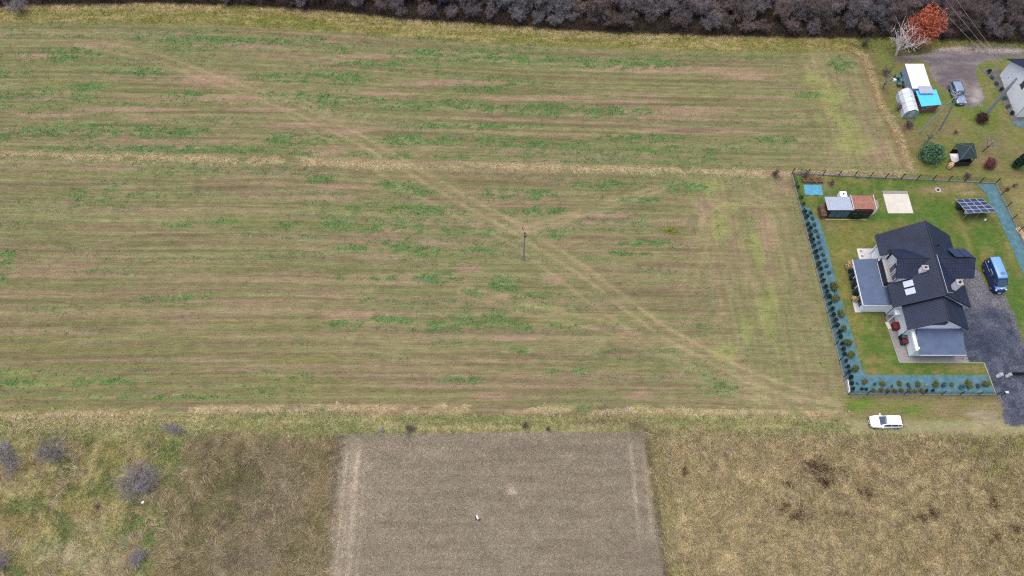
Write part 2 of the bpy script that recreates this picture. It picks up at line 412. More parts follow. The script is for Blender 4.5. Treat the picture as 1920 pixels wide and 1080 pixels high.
def paint(X, Y):
    """base colour of soil/turf in sRGB units and the weights used to scatter plants"""
    S = X.shape
    C = np.zeros(S + (3,))
    yb, yt, yk, yl = f_forest(X), f_top(X), f_balk(X), f_low(X)
    # row coordinate follows the strips between the field edges
    up = Y > yk
    v = np.where(up, (Y - yk) / np.maximum(yt - yk, 1) * 27.0 + 60, (Y - yl) / np.maximum(yk - yl, 1) * 42.0)
    v = v + 0.5 * (fbm(X / 30, Y / 30, 3) - .5)
    u = X
    # headlands where the tractor turned: rows run the other way
    xh = 29 + 0.12 * (55 - Y) + 3.0 * (fbm(Y / 9, X * 0 + 1.5, 5) - .5)
    hd = ss(-3, 3, X - xh) * (Y < yk)
    xh2 = 50.5
    hd2 = ss(-3, 3, X - xh2 + 2 * (fbm(Y / 8, X * 0, 6) - .5)) * (Y >= yk)
    hh = np.maximum(hd, hd2)
    xs = X - 0.045 * (Y - 50) * -1
    def streak(lu, lv, s, o=3):
        a = fbm(u / lu, v / lv, s, o)
        b = fbm(Y / lu * 1.6, xs / lv / 1.1, s + 50, o)
        return a * (1 - hh) + b * hh
    big = fbm(X / 26, Y / 9, 21)
    n1 = streak(16, 1.2, 31); n2 = streak(8, 0.45, 32); n3 = streak(34, 0.8, 33); n4 = streak(15, 0.7, 34); n5 = streak(45, 0.4, 35, 2)
    rowx = (v * (1 - hh) + xs / 1.05 * hh)
    drill = np.sin(rowx * 2 * np.pi / 1.3 + 2.2 * fbm(X / 40, Y / 40, 37)) * (.4 + .6 * ss(.3, .6, fbm(u / 20, v / 4, 38)))
    fineline = vn(u / 30, v / .33, 39)
    fine = 0
    base = np.array([137, 120, 93.]); C[:] = base
    def mix(w, c):
        nonlocal C
        w = np.clip(w, 0, 1)[..., None]
        C = C * (1 - w) + np.array(c, float) * w
    mix(ss(.42, .58, n3) * .7, (116, 121, 74))
    mix(ss(.40, .58, n4 * .6 + big * .4) * .65, (108, 117, 68))
    mix(np.clip(drill, 0, 1) * .34, (104, 108, 68)); mix(np.clip(-drill, 0, 1) * .25, (152, 136, 100))
    mix(ss(.62, .8, fineline) * .4, (98, 88, 62)); mix(ss(.38, .2, fineline) * .3, (156, 142, 108))
    mix(ss(.54, .70, n2) * .35, (152, 138, 106))
    pk = np.clip(patch(X, Y, PINKS) * 1.0, 0, 1)
    mix(ss(.50, .68, n1 * .7 + .3 * streak(6, .8, 36)) * .35, (146, 120, 104))
    mix(ss(.25, .75, pk * (.55 + .9 * n2)) * .75, (158, 130, 110))
    mix(ss(.56, .66, n5) * .3, (110, 96, 72))
    mix(ss(.3, .8, patch(X, Y, DARKS) * (.5 + n2)) * .6, (106, 90, 72))
    ol = ss(.0, 1., (520 - 0) * 0 + ss(52, 38, Y)) * ss(10, -40, X)
    mix(ol * .35 * ss(.35, .6, n4), (128, 122, 72))
    yel = np.clip(patch(X, Y, YELLOWS), 0, 1)
    mix(ss(.25, .8, yel * (.5 + n2)) * .6, (142, 148, 82))
    mix(hh * .25, (140, 134, 92))
    gp = np.clip(patch(X, Y, GREENS), 0, 1)
    gn = n1 * .55 + n2 * .25 + big * .3
    g = ss(.16, .55, gp * (.35 + 1.0 * n2)) * (1 - .4 * pk)
    gn2 = ss(.55, .70, gn) * .42 * (1 - hh * .5)
    green = np.maximum(g, gn2) * ss(.40, .56, fbm(X / 1.3, Y / .4, 42)) * 1.2
    mix(np.clip(green, 0, 1) * .7, (90, 126, 70))
    # wheel tracks
    def track(pts, w, half, s, col, amt=.6, twin=True):
        P = atn(pts); d = segdist(X, Y, P)
        k = np.abs(d - half) if twin else d
        brk = .05 + 1.5 * fbm(X / 3, Y / 3, s)
        return np.exp(-(k / w) ** 2) * np.clip(brk, 0, 1) * amt, np.exp(-(d / (half * 2.0 + .6)) ** 2)
    tr = np.zeros(S); zn = np.zeros(S)
    for pts, w, hf, am in (([(190, 85), (300, 110), (420, 155), (560, 205), (700, 275), (830, 352), (975, 432), (1100, 512), (1240, 620), (1400, 705), (1560, 762)], .32, .85, .85),
                           ([(560, 205), (640, 255), (760, 330), (880, 395), (975, 440), (1080, 520), (1250, 640), (1330, 685)], .3, 2.0, .5),
                           ([(985, 432), (1080, 402), (1160, 378), (1240, 352)], .35, .45, .6),
                           ([(870, 545), (1000, 583), (1120, 607), (1220, 640), (1330, 690), (1460, 745)], .3, .8, .6),
                           ([(640, 640), (740, 655), (850, 675), (940, 690), (1100, 705)], .3, .8, .35),
                           ([(1290, 540), (1310, 470), (1330, 410), (1400, 365), (1460, 400), (1480, 500)], .35, .85, .35),
                           ([(1290, 700), (1400, 735), (1540, 765), (1640, 782), (1780, 790), (1900, 792)], .35, .85, .5),
                           ([(1230, 800), (1400, 800), (1640, 790)], .3, .85, .25)):
        t_, z_ = track(pts, w, hf, int(hf * 10 + pts[0][0]), None, am)
        tr = np.maximum(tr, t_); zn = np.maximum(zn, z_ * am)
    infield = (X < 63) & (Y > yl - 3)
    fade = .7 + .3 * ss(-45, -10, X); mix(zn * .32 * infield * fade, (138, 124, 88)); mix(tr * infield * .8 * fade, (166, 147, 112))
    green = green * (1 - .7 * zn)
    stub = np.ones(S)
    # grass strip under the thicket
    q = ss(-.8, .8, Y - yt - .8 * (fbm(X / 2, Y / 2, 60) - .5))
    mix(q, (130, 124, 72)); mix(q * ss(.4, .65, fbm(X / 7, Y / .9, 61)) * .8, (112, 116, 58)); mix(q * ss(.5, .7, fbm(X / 4, Y / .6, 62)) * .7, (164, 148, 104))
    strip = q
    q2 = ss(-.3, .5, Y - yb)
    mix(q2, (96, 82, 72)); strip = strip * (1 - q2); stub = stub * (1 - q)
    green = green * (1 - q)
    # balks of dry grass
    wob = fbm(X / 6, Y / 6, 63) - .5
    bk = np.exp(-((Y - yk - .6 * wob) / .55) ** 2) * (X < 64) * (1 - ss(1, 4, X - 61)) * ss(.36, .56, fbm(X / 3, Y / 2, 64) + .06)
    bk = bk * (1 - .7 * np.exp(-((X + 12) / 4) ** 2))
    lw = np.exp(-((Y - yl - .45 * wob) / .42) ** 2) * (X < 47) * ss(.4, .6, fbm(X / 3, Y / 2, 65) + .06)
    l2 = np.exp(-((Y - yl + 1.6) / .6) ** 2) * (X < -52)
    fe = np.exp(-((Y - yb + .7 + wob) / .8) ** 2) * ss(.4, .6, fbm(X / 2, Y / 2, 132)) * .8
    straw = np.clip(np.maximum(np.maximum(np.maximum(bk, lw), l2), fe) * 1.25, 0, 1)
    # right edge: long dry grass line between field and gardens
    mix(straw * .7, (178, 158, 118))
    FUR = atn([(1600, 92), (1622, 105), (1655, 200), (1690, 262), (1707, 318)])
    # everything south of the low balk
    south = ss(.3, -.6, Y - yl + .8)
    sc_ = np.array([128, 126, 70.])
    mix(south, sc_); stub = stub * (1 - south); green = green * (1 - south)
    mix(south * ss(.42, .62, fbm(X / 5, Y / 1.2, 66)) * .6, (110, 120, 62)); mix(south * ss(.5, .66, fbm(X / 6, Y / .8, 67)) * .6, (156, 142, 92))
    # left meadow
    ml = south * ss(-23, -24, X + .6 * wob) * ss(28.2, 26.2, Y + 1.6 * (fbm(X / 2.2, Y / 2.2, 131) - .5))
    weedx = atn([(338, 930)])[0, 0] + 3.5 * (fbm(X * 0, Y / 3, 88) - .5)
    wob2 = 3 * (fbm(X / 3, Y / 3, 130) - .5)
    m1 = ml * ss(1.6, -1.6, X - (weedx - .5 + 2 * wob + wob2))
    mix(m1 * .9, (122, 118, 60)); mix(m1 * ss(.45, .62, fbm(X / 1.3, Y / 1.3, 68)) * .7, (150, 138, 86)); mix(m1 * ss(.52, .66, fbm(X / 2.6, Y / 2.6, 69)) * .8, (92, 106, 48))
    mix(m1 * patch(X, Y, [(10, 975, 50, 18), (60, 870, 40, 8), (170, 960, 30, 10)]) * .3, (136, 100, 64))
    mix(m1 * patch(X, Y, [(120, 1040, 60, 25), (190, 1060, 60, 30), (240, 1020, 30, 20), (170, 990, 26, 16)]) * .6, (150, 138, 112))
    mix(m1 * patch(X, Y, [(320, 840, 24, 30), (330, 900, 16, 50), (280, 1000, 50, 30), (300, 950, 30, 20)]) * .7, (88, 112, 50))
    m2 = ml * ss(-1.6, 1.6, X - (weedx - .5 + 2 * wob + wob2))
    mix(m2 * .9, (146, 137, 90)); mix(m2 * ss(.46, .62, fbm(X / .8, Y / 1.6, 70)) * .8, (178, 163, 130)); mix(m2 * ss(.48, .62, fbm(X / 1.8, Y / 2.2, 71)) * .75, (112, 120, 60)); mix(m2 * ss(.55, .7, fbm(X / .8, Y / .9, 171)) * .6, (92, 82, 56))
    mix(m2 * patch(X, Y, [(500, 960, 60, 60), (470, 1040, 60, 40), (530, 880, 50, 30)]) * .6, (150, 134, 120))
    mix(m2 * patch(X, Y, [(420, 820, 80, 12), (560, 850, 30, 20), (480, 830, 80, 10)]) * .6, (158, 138, 96))
    mix(ml * patch(X, Y, [(600, 900, 14, 60), (600, 835, 20, 16)]) * .4, (178, 146, 88))
    # right meadow
    mr_ = south * (X > 18) * ss(28.2, 26.6, Y + .6 * wob + (X - 46) * .02)
    mix(mr_ * .95, (152, 137, 93)); mix(mr_ * ss(.40, .62, fbm(X / .6, Y / .6, 72)) * .55, (178, 158, 114)); mix(mr_ * ss(.5, .66, fbm(X / 1.5, Y / 1.2, 73)) * .45, (130, 122, 74))
    mix(mr_ * ss(23, 19, X) * .5, (116, 118, 58)); mix(mr_ * patch(X, Y, [(1850, 850, 50, 22), (1900, 830, 40, 20), (1870, 880, 30, 14)]) * .6, (116, 122, 56))
    md = np.clip(patch(X, Y, MDARK), 0, 1) * mr_
    md = md * ss(.3, .62, fbm(X / .7, Y / .7, 74)); mix(md * .6, (112, 88, 64))
    # lane and verge round the white car
    vg = ss(45.9, 46.9, X + .4 * wob) * ss(27.2, 28.4, Y - .3 * wob) * (Y < 33.4)
    mix(vg, (122, 120, 74)); mix(vg * ss(.45, .62, fbm(X / 2, Y / 1.4, 75)) * .7, (136, 120, 88)); mix(vg * patch(X, Y, [(1712, 770, 22, 6), (1605, 762, 22, 10), (1620, 750, 20, 8)]), (98, 122, 48))
    mix(vg * patch(X, Y, [(1850, 780, 24, 10), (1830, 776, 20, 5)]) * .7, (158, 146, 128)); mix(vg * np.exp(-((Y - 33.0) / .35) ** 2) * .5, (106, 94, 78))
    lane = ss(1.5, .9, np.abs(Y - (29.1 - (X - 50) * .0)) - .2) * (X > 18) * (Y < 31) * south
    mix(lane * .3, (128, 124, 72))
    sw_ = south[..., None]
    lum = C.mean(-1, keepdims=True)
    C = C * (1 - sw_) + sw_ * ((C * .70 + lum * .30) * 1.16 + np.array([6., 4., 3.]))
    # bare field
    dt = inside(X + .5 * (fbm(X / 1.5, Y / 1.5, 110) - .5), Y + .7 * (fbm(X / 1.2, Y / 1.2, 111) - .5), DIRT).astype(float)
    dsoil = np.array([160, 149, 128.])
    e = dt; mix(e, dsoil)
    mix(e * ss(.1, .9, .5 + .5 * np.sin(Y * 2 * np.pi / 1.05 + 2 * fbm(X / 15, Y / 8, 176))) * .28, (140, 128, 110)); mix(e * ss(.42, .64, fbm(X / 12, Y / .7, 76)) * .55, (142, 131, 111)); mix(e * ss(.5, .66, fbm(X / 7, Y / .35, 77)) * .45, (170, 156, 136)); mix(e * ss(.5, .7, fbm(X / 4, Y / 3, 78)) * .3, (150, 146, 124))
    mix(e * ss(-6, -24, X) * .25, (180, 166, 144)); mix(e * ss(2, 20, X) * ss(.3, .6, fbm(X / 9, Y / 5, 79)) * .35, (150, 139, 122))
    ruts = np.zeros(S)
    for xx, ww, am in ((-22.2, .3, .6), (-20.75, .5, .75), (-21.6, .2, .4), (-19.6, .2, .35)):
        ruts = np.maximum(ruts, np.exp(-((X - xx + .35 * (Y - 18) * .02 - .25 * (fbm(Y / 4, X * 0, 80) - .5)) / ww) ** 2) * am * (.35 + fbm(X / 2, Y / 4, 81)) * ss(27.5, 24, Y))
    for xx, ww, am in ((16.2, .28, .45), (18.0, .3, .4)):
        ruts = np.maximum(ruts, np.exp(-((X - xx - .02 * (18 - Y)) / ww) ** 2) * am * ss(12, 17, Y) * ss(27, 25.5, Y))
    mix(e * np.clip(ruts, 0, 1), (216, 200, 174))
    mix(e * patch(X, Y, [(960, 920, 9, 8)]), (196, 182, 160)); mix(e * patch(X, Y, [(808, 848, 16, 8), (690, 875, 14, 3), (895, 962, 12, 10)]) * .5, (190, 176, 156))
    de = np.exp(-np.abs(segdist(X, Y, [tuple(DIRT[i]) for i in range(2, 8)])) ** 2 / .2)
    mix(de * .5, (100, 88, 74))
    mix(south * patch(X, Y, [(1195, 800, 18, 12), (1130, 790, 50, 5)]) * .6, (112, 98, 84))
    stub = stub * (1 - dt); straw = straw * (1 - dt)
    # right side outside the fence: gardens
    D = segdist(X, Y, [tuple(p) for p in FUR])
    fx = np.interp(Y, FUR[::-1, 1], FUR[::-1, 0])
    gd = ss(.3, 1.2, X - fx) * (Y > 65) * (1 - q2)
    gd = np.maximum(gd, ss(.5, 1.5, X - fx) * (Y > 65) * (Y < yb))
    mix(gd, (114, 116, 66)); mix(gd * ss(.45, .62, fbm(X / 2.4, Y / 2.4, 82)) * .7, (126, 110, 78)); mix(gd * ss(.5, .64, fbm(X / 3, Y / 3, 83)) * .6, (98, 116, 48))
    mix(gd * patch(X, Y, [(1725, 212, 30, 8), (1745, 210, 14, 8), (1715, 222, 20, 10), (1830, 170, 12, 40), (1860, 130, 30, 8)]) * .8, (88, 118, 46))
    mix(gd * patch(X, Y, [(1870, 275, 24, 22), (1855, 300, 14, 12), (1700, 205, 10, 30), (1765, 235, 24, 16)]) * .6, (128, 108, 90))
    fu = np.exp(-(D / .45) ** 2) * (Y > 71.5)
    mix(fu * .8, (160, 132, 94)); mix(np.exp(-((D - .9) / .45) ** 2) * (X < fx) * (Y > 72) * .5, (118, 96, 66)); mix(np.exp(-((D - 1.2) / .5) ** 2) * (X > fx) * (Y > 74) * .5, (110, 92, 72))
    straw = np.maximum(straw, fu * .9) * (1 - gd * (D > 1.5))
    stub = stub * (1 - gd); green = green * (1 - gd)
    right2 = (X > 79) & (Y < 70)
    mix(right2 * 1.0, (128, 120, 76))
    # the lawn inside the fence
    yd = inside(X, Y, YARD).astype(float)
    mix(yd, (108, 112, 60)); mix(yd * ss(.4, .62, fbm(X / 3.2, Y / 3.2, 84)) * .75, (90, 111, 50)); mix(yd * ss(.5, .64, fbm(X / 1.6, Y / 1.6, 85)) * .6, (134, 122, 76)); mix(yd * ss(.5, .66, fbm(X / .9, Y / .9, 87)) * .5, (72, 100, 36))
    mix(yd * patch(X, Y, [(1595, 460, 50, 34), (1580, 520, 16, 50), (1640, 425, 20, 8), (1600, 600, 18, 30)]) * .55, (130, 122, 66))
    mix(yd * patch(X, Y, [(1650, 405, 90, 8), (1750, 400, 30, 20), (1845, 440, 26, 22), (1680, 665, 14, 10), (1730, 683, 50, 6), (1900, 570, 20, 30), (1720, 350, 80, 6), (1560, 360, 40, 8), (1540, 380, 14, 14), (1640, 650, 10, 6), (1905, 540, 16, 20)]) * .8, (76, 106, 44))
    mix(yd * patch(X, Y, [(1760, 355, 40, 7), (1800, 350, 30, 7), (1820, 362, 24, 6)]) * .85, (148, 124, 98))
    mix(yd * patch(X, Y, [(1810, 440, 5, 50), (1822, 410, 8, 8)]) * .6, (136, 122, 74)); mix(yd * patch(X, Y, [(1558, 425, 14, 12), (1547, 405, 10, 8), (1550, 350, 8, 12), (1565, 372, 16, 8)]) * .6, (132, 118, 92))
    mix(yd * patch(X, Y, [(1810, 690, 40, 6), (1630, 696, 10, 5)]) * .7, (140, 112, 84)); mix(yd * patch(X, Y, [(1660, 590, 20, 14), (1665, 600, 12, 8)]) * .5, (118, 98, 70))
    wx_ = X + .9 * (fbm(X / .9, Y / .9, 120) - .5); wy_ = Y + .9 * (fbm(X / .9, Y / .9, 121) - .5)
    tk = inside(wx_, wy_, TRK).astype(float)
    mix(tk, (112, 104, 104)); mix(tk * ss(.42, .62, fbm(X / 2.5, Y / .8, 122)) * .7, (140, 130, 124)); mix(tk * patch(X, Y, [(1780, 92, 60, 4), (1880, 95, 60, 4), (1720, 104, 30, 4)]) * .9, (172, 160, 146))
    mix(tk * patch(X, Y, [(1780, 110, 60, 4), (1900, 103, 50, 3)]) * .6, (100, 96, 100)); mix(tk * patch(X, Y, [(1833, 175, 8, 12), (1828, 188, 10, 6)]), (166, 156, 150)); mix(tk * patch(X, Y, [(1770, 140, 14, 18), (1800, 130, 14, 20)]) * .5, (92, 86, 90))
    dv = inside(X + .25 * (fbm(X / .7, Y / .7, 123) - .5), Y + .25 * (fbm(X / .7, Y / .7, 124) - .5), DRV).astype(float)
    mix(dv, (92, 98, 112)); mix(dv * ss(.4, .6, fbm(X / 2.2, Y / 2.2, 125)) * .7, (72, 79, 95)); mix(dv * ss(.5, .64, fbm(X / 1.1, Y / 1.1, 126)) * .6, (118, 122, 136))
    mix(dv * patch(X, Y, [(1830, 545, 30, 50), (1826, 510, 16, 14), (1870, 570, 16, 16)]) * .75, (144, 140, 142)); mix(dv * ss(1.2, .2, segdist(X, Y, DRV[4:7])) * .6, (146, 138, 132)); mix(dv * ss(.9, .1, segdist(X, Y, DRV[10:16])) * .4, (128, 122, 120))
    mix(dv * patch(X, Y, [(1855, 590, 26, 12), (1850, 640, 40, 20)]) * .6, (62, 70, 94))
    yd = yd * (1 - dv); gd = gd * (1 - tk)
    for a in (stub, green, straw): a *= (1 - np.clip(yd + dv + tk, 0, 1))
    lawn = np.clip(yd + .55 * gd + vg * .7, 0, 1)
    yellow = yel * (1 - yd)
    C = C * (0.93 + 0.14 * fbm(X / 1.3, Y / 1.0, 90))[..., None]
    return C, dict(stub=stub * (1 - tr * .8), green=green, straw=straw, strip=strip, ml=m1, mw=m2, mr=mr_ * (1 - dt), md=md, south=south * (1 - dt) * (1 - vg) * (1 - yd) * (1 - dv), dirt=dt, yard=yd, lawn=lawn, gd=gd, forest=q2, pink=pk, vg=vg * (1 - dv), yellow=yellow, track=tk, drive=dv)

GAIN = 0.84
step = 0.3
ystep = 0.2
xa = np.arange(-102, 102.01, step); ya = np.arange(3, 125.01, ystep)
xo = np.array([6, 15, 30, 60, 120, 250, 600.]); yo = np.array([6, 15, 40, 90, 200, 600.])
xg = np.concatenate([xa[0] - xo[::-1], xa, xa[-1] + xo]); yg = np.concatenate([ya[0] - yo[::-1], ya, ya[-1] + yo])
GX, GY = np.meshgrid(xg, yg)
GC, GW = paint(GX, GY)
LIN = lin(np.clip(GC, 0, 255)) * GAIN
relief = (fbm(GX / 1.1, GY / .8, 101) - .5) * .10 + (fbm(GX / 4, GY / 3, 102) - .5) * .12
amp = np.clip(1 - GW['yard'] - GW['vg'] - GW['drive'] - GW['track'], 0, 1) * (1 - .7 * GW['gd']) * (1 - .8 * GW['dirt'])
flat = ss(3, 6, segdist(GX, GY, [tuple(p) for p in atn([(1560, 762), (1640, 790), (1920, 792)])]))
relief = np.minimum(relief * amp, 0.06) - 0.06 * np.clip(amp, 0, 1)
GZ = np.minimum(relief, 0.0)
ny, nx = GX.shape
idx = np.arange(nx * ny).reshape(ny, nx)
quads = np.stack([idx[:-1, :-1], idx[:-1, 1:], idx[1:, 1:], idx[1:, :-1]], -1).reshape(-1, 4)
def cellv(a): return (a[:-1, :-1] > .5).reshape(-1)
cls = np.zeros(len(quads), int)
cls[cellv(GW['stub'] + GW['green'] * .6 + .3 * (GW['stub'] > .1))] = 1
cls[cellv(GW['ml'] + GW['mw'] + GW['mr'])] = 2
cls[cellv(GW['dirt'])] = 3
cls[cellv(GW['yard'])] = 4
cls[cellv(GW['track'])] = 5
cls[cellv(GW['drive'])] = 6
allv = np.stack([GX, GY, GZ], -1).reshape(-1, 3); allc = np.concatenate([LIN, np.ones(GX.shape + (1,))], -1).reshape(-1, 4)

def np_mesh(name, V, F, colors, m, k):
    me = bpy.data.meshes.new(name)
    me.vertices.add(len(V)); me.vertices.foreach_set('co', V.astype(np.float32).ravel())
    me.loops.add(F.size); me.loops.foreach_set('vertex_index', F.astype(np.int32).ravel())
    me.polygons.add(len(F)); me.polygons.foreach_set('loop_start', np.arange(0, F.size, k, dtype=np.int32))
    me.polygons.foreach_set('loop_total', np.full(len(F), k, dtype=np.int32))
    if colors is not None:
        ca = me.color_attributes.new('tone', 'FLOAT_COLOR', 'POINT'); ca.data.foreach_set('color', colors.astype(np.float32).ravel())
    me.materials.append(m)
    me.update(calc_edges=True)
    return me

for k, nm in enumerate(['ground', 'stubble_field', 'meadow', 'bare_field', 'lawn', 'dirt_track', 'driveway']):
    F = quads[cls == k]
    used, inv = np.unique(F, return_inverse=True)
    me = np_mesh(nm, allv[used], inv.reshape(F.shape), allc[used], ROAD_MAT if nm in ('dirt_track', 'driveway') else BARE_MAT if nm == 'bare_field' else (STUB_MAT if nm == 'stubble_field' else GROUND_MAT), 4)
    me.polygons.foreach_set('use_smooth', np.ones(len(F), bool))
    tag(link(nm, me), kind='structure')

# ------------------------------------------------------------------ plants scattered over the ground (nobody could count them)
def samp(a, x, y):
    i = np.clip(((x - xa[0]) / step + .5).astype(int), 0, len(xa) - 1) + len(xo)
    j = np.clip(((y - ya[0]) / ystep + .5).astype(int), 0, len(ya) - 1) + len(yo)
    return a[j, i]

def visible(x, y):
    yy = y * math.cos(TILT) - CAM_H * math.sin(TILT); dd = y * math.sin(TILT) + CAM_H * math.cos(TILT)
    return (np.abs(FPX * x / dd) < 1010) & (np.abs(FPX * yy / dd) < 580)

def scatter(n, w, x0=-100, x1=100, y0=6, y1=113):
    x = rng.uniform(x0, x1, n); y = rng.uniform(y0, y1, n)
    k = (rng.random(n) < samp(w, x, y)) & visible(x, y)
    return x[k], y[k]

def blades(name, x, y, k, h, w, lean, tone, spread=.12, tv=.18, direction=None, dvar=3.14, label=None, cat='grass', z0=-.02):
    """k leaning blades per plant, one tapering triangle each"""
    n = len(x)
    if n == 0: return
    X = np.repeat(x, k) + rng.normal(0, spread, n * k); Y = np.repeat(y, k) + rng.normal(0, spread, n * k)
    hh = h * np.repeat(rng.uniform(.55, 1.25, n), k) * rng.uniform(.6, 1.2, n * k)
    if direction is None: a = rng.uniform(0, 2 * np.pi, n * k)
    else: a = np.repeat(direction(x, y), k) + rng.normal(0, dvar, n * k)
    le = lean * rng.uniform(.5, 1.4, n * k)
    Z = samp(GZ, X, Y) + z0
    dx, dy = np.cos(a), np.sin(a)
    b = a + rng.uniform(.9, 2.2, n * k); bx, by = np.cos(b) * w / 2, np.sin(b) * w / 2
    tip = np.stack([X + dx * hh * le, Y + dy * hh * le, Z + hh * np.sqrt(np.clip(1.25 - np.minimum(le, 1.1) ** 2, .04, 1)) * .8], -1)
    V = np.stack([np.stack([X - bx, Y - by, Z], -1), np.stack([X + bx, Y + by, Z], -1), tip], 1).reshape(-1, 3)
    F = np.arange(len(V)).reshape(-1, 3)
    t = np.repeat(tone, k, axis=0) * (1 + rng.normal(0, tv, (n * k, 1))) * (1 + rng.normal(0, tv * .25, (n * k, 3)))
    t = np.clip(t, .01, .9)
    Cc = np.concatenate([np.repeat(t, 3, axis=0), np.ones((len(V), 1))], -1)
    o = link(name, np_mesh(name, V, F, Cc, PLANT_MAT, 3))
    return tag(o, label, cat, kind='stuff')

def pal(n, cols, p=None):
    c = lin(np.array(cols, float)); return c[rng.choice(len(cols), n, p=p)] * GAIN
def near(x, y, mul=1.0, j=.12):
    i = samp(LIN, x, y)
    return i * mul * (1 + rng.normal(0, j, (len(x), 1)))

x, y = scatter(420000, np.clip(GW['green'] * 1.25, 0, 1))
_g = .38 * near(x, y, 1.3, .15)
blades('green_regrowth', x, y, 4, .20, .16, .9, pal(len(x), [(86, 138, 70), (104, 150, 76), (124, 156, 78), (78, 124, 68), (138, 158, 86)]) * .62 + _g, .16, label='bright green leafy regrowth in patches along the field rows', cat='crop regrowth')
x, y = scatter(420000, GW['stub'] * .8)
blades('field_stubble', x, y, 2, .16, .07, 1.0, near(x, y, 1.12, .3), .12, tv=.28, direction=lambda a, b: np.where(rng.random(len(a)) < .5, 0, np.pi), dvar=.7, label='short brown and green stubble covering the big field', cat='stubble')
x, y = scatter(180000, np.clip(GW['stub'] * .6 * samp(np.ones_like(GX), GX, GY), 0, 1) * .3)
blades('field_weeds', x, y, 3, .14, .10, .8, pal(len(x), [(94, 116, 66), (122, 126, 78), (150, 132, 98), (104, 92, 66), (84, 108, 62)]), .1, label='scattered low weeds between the stubble of the big field', cat='weeds')
x, y = scatter(420000, np.clip(GW['straw'], 0, 1))
blades('dry_balk_grass', x, y, 5, .45, .09, 1.35, pal(len(x), [(226, 208, 168), (212, 192, 150), (194, 176, 130), (232, 216, 182), (166, 154, 108)]), .14, direction=lambda a, b: (vn(a / .8, b / .8, 7) * 3.0 - 2.6), dvar=.55, label='pale dry grass lining the balks between the field strips', cat='dry grass')
x, y = scatter(330000, np.clip(GW['strip'] * .9, 0, 1))
blades('verge_grass', x, y, 4, .36, .08, .95, near(x, y, 1.4, .2), .15, direction=lambda a, b: vn(a / 1.3, b / 1.3, 8) * 6.28, dvar=.8, label='yellow green rough grass strip below the thicket')
x, y = scatter(150000, np.clip(GW['ml'] * .9, 0, 1), x1=-20, y1=32)
blades('left_meadow_grass', x, y, 4, .32, .07, 1.0, near(x, y, 1.4, .25), .14, direction=lambda a, b: vn(a / 1.6, b / 1.6, 9) * 6.28, dvar=.6, label='olive and yellow rough grass around the grey bushes')
x, y = scatter(190000, np.clip(GW['mw'] * .95, 0, 1), x1=-20, y1=32)
blades('tall_dead_weeds', x, y, 5, .62, .06, .95, near(x, y, 1.5, .25) * .5 + .5 * pal(len(x), [(172, 156, 134), (140, 126, 96), (118, 118, 66), (190, 172, 142), (110, 96, 74)]), .16, direction=lambda a, b: vn(a / 1.4, b / 2.2, 10) * 6.28, dvar=.5, label='tall brown dead weeds left of the bare field', cat='weeds')
x, y = scatter(260000, np.clip(GW['mr'] * (1 - .75 * GW['md']), 0, 1), x0=16, y1=32)
blades('right_meadow_grass', x, y, 5, .45, .075, 1.05, near(x, y, 1.4, .3), .14, direction=lambda a, b: vn(a / .9, b / .9, 12) * 6.28, dvar=.6, label='straw coloured long grass right of the bare field')
wv = ss(.42, .6, fbm(GX / 1.6, GY / 1.6, 140)) * (.7 * GW['mr'] + .55 * GW['ml'] * ss(.45, .6, fbm(GX / 6, GY / 6, 141)) + .8 * GW['mw'])
x, y = scatter(110000, np.clip(wv, 0, 1), y1=33)
blades('bent_dry_stems', x, y, 7, 1.0, .09, 1.25, pal(len(x), [(204, 186, 146), (186, 166, 126), (214, 198, 164), (160, 148, 108), (176, 160, 136)]), .10, direction=lambda a, b: vn(a / 1.3, b / 1.3, 15) * 6.28, dvar=.28, label='bent pale dry stems lying in wisps over the rough meadows', cat='dry stems')
x, y = scatter(200000, np.clip(GW['md'] * .5 - .05, 0, 1), x0=16, y1=32)
blades('dead_dock_weeds', x, y, 6, .7, .05, .5, pal(len(x), [(104, 76, 56), (128, 98, 74), (84, 62, 48)]), .14, label='dark brown dead weed patches in the straw coloured meadow', cat='weeds')
x, y = scatter(330000, np.clip(GW['south'] * (1 - GW['ml'] - GW['mw'] - GW['mr']) * .9, 0, 1), y1=33)
blades('headland_grass', x, y, 4, .3, .07, 1.0, near(x, y, 1.35, .25), .13, direction=lambda a, b: vn(a / 1.2, b / 1.2, 13) * 6.28, dvar=.8, label='mixed green and tan grass between the big field and the bare field')
x, y = scatter(420000, np.clip(GW['lawn'] * .8, 0, 1), x0=40)
blades('garden_grass', x, y, 3, .09, .06, .8, near(x, y, 1.15, .2), .1, label='short green grass of the gardens on the right')
x, y = scatter(200000, GW['dirt'], x0=-26, x1=24, y1=29)
blades('soil_clods', x, y, 3, .07, .13, 1.1, near(x, y, 1.05, .16), .12, tv=.14, direction=lambda a, b: a * 0, dvar=1.2, label='loose soil clods and crop residue on the bare field', cat='soil clods', z0=0)
x, y = scatter(60000, patch(GX, GY, [(1258, 433, 8, 3)]) * .5, x0=10, x1=40, y0=50, y1=70)
blades('yellow_mustard', x, y, 5, .35, .12, .7, pal(len(x), [(168, 168, 60), (140, 150, 60)]), .15, label='small bright yellow flowering patch in the middle of the field', cat='flowers')

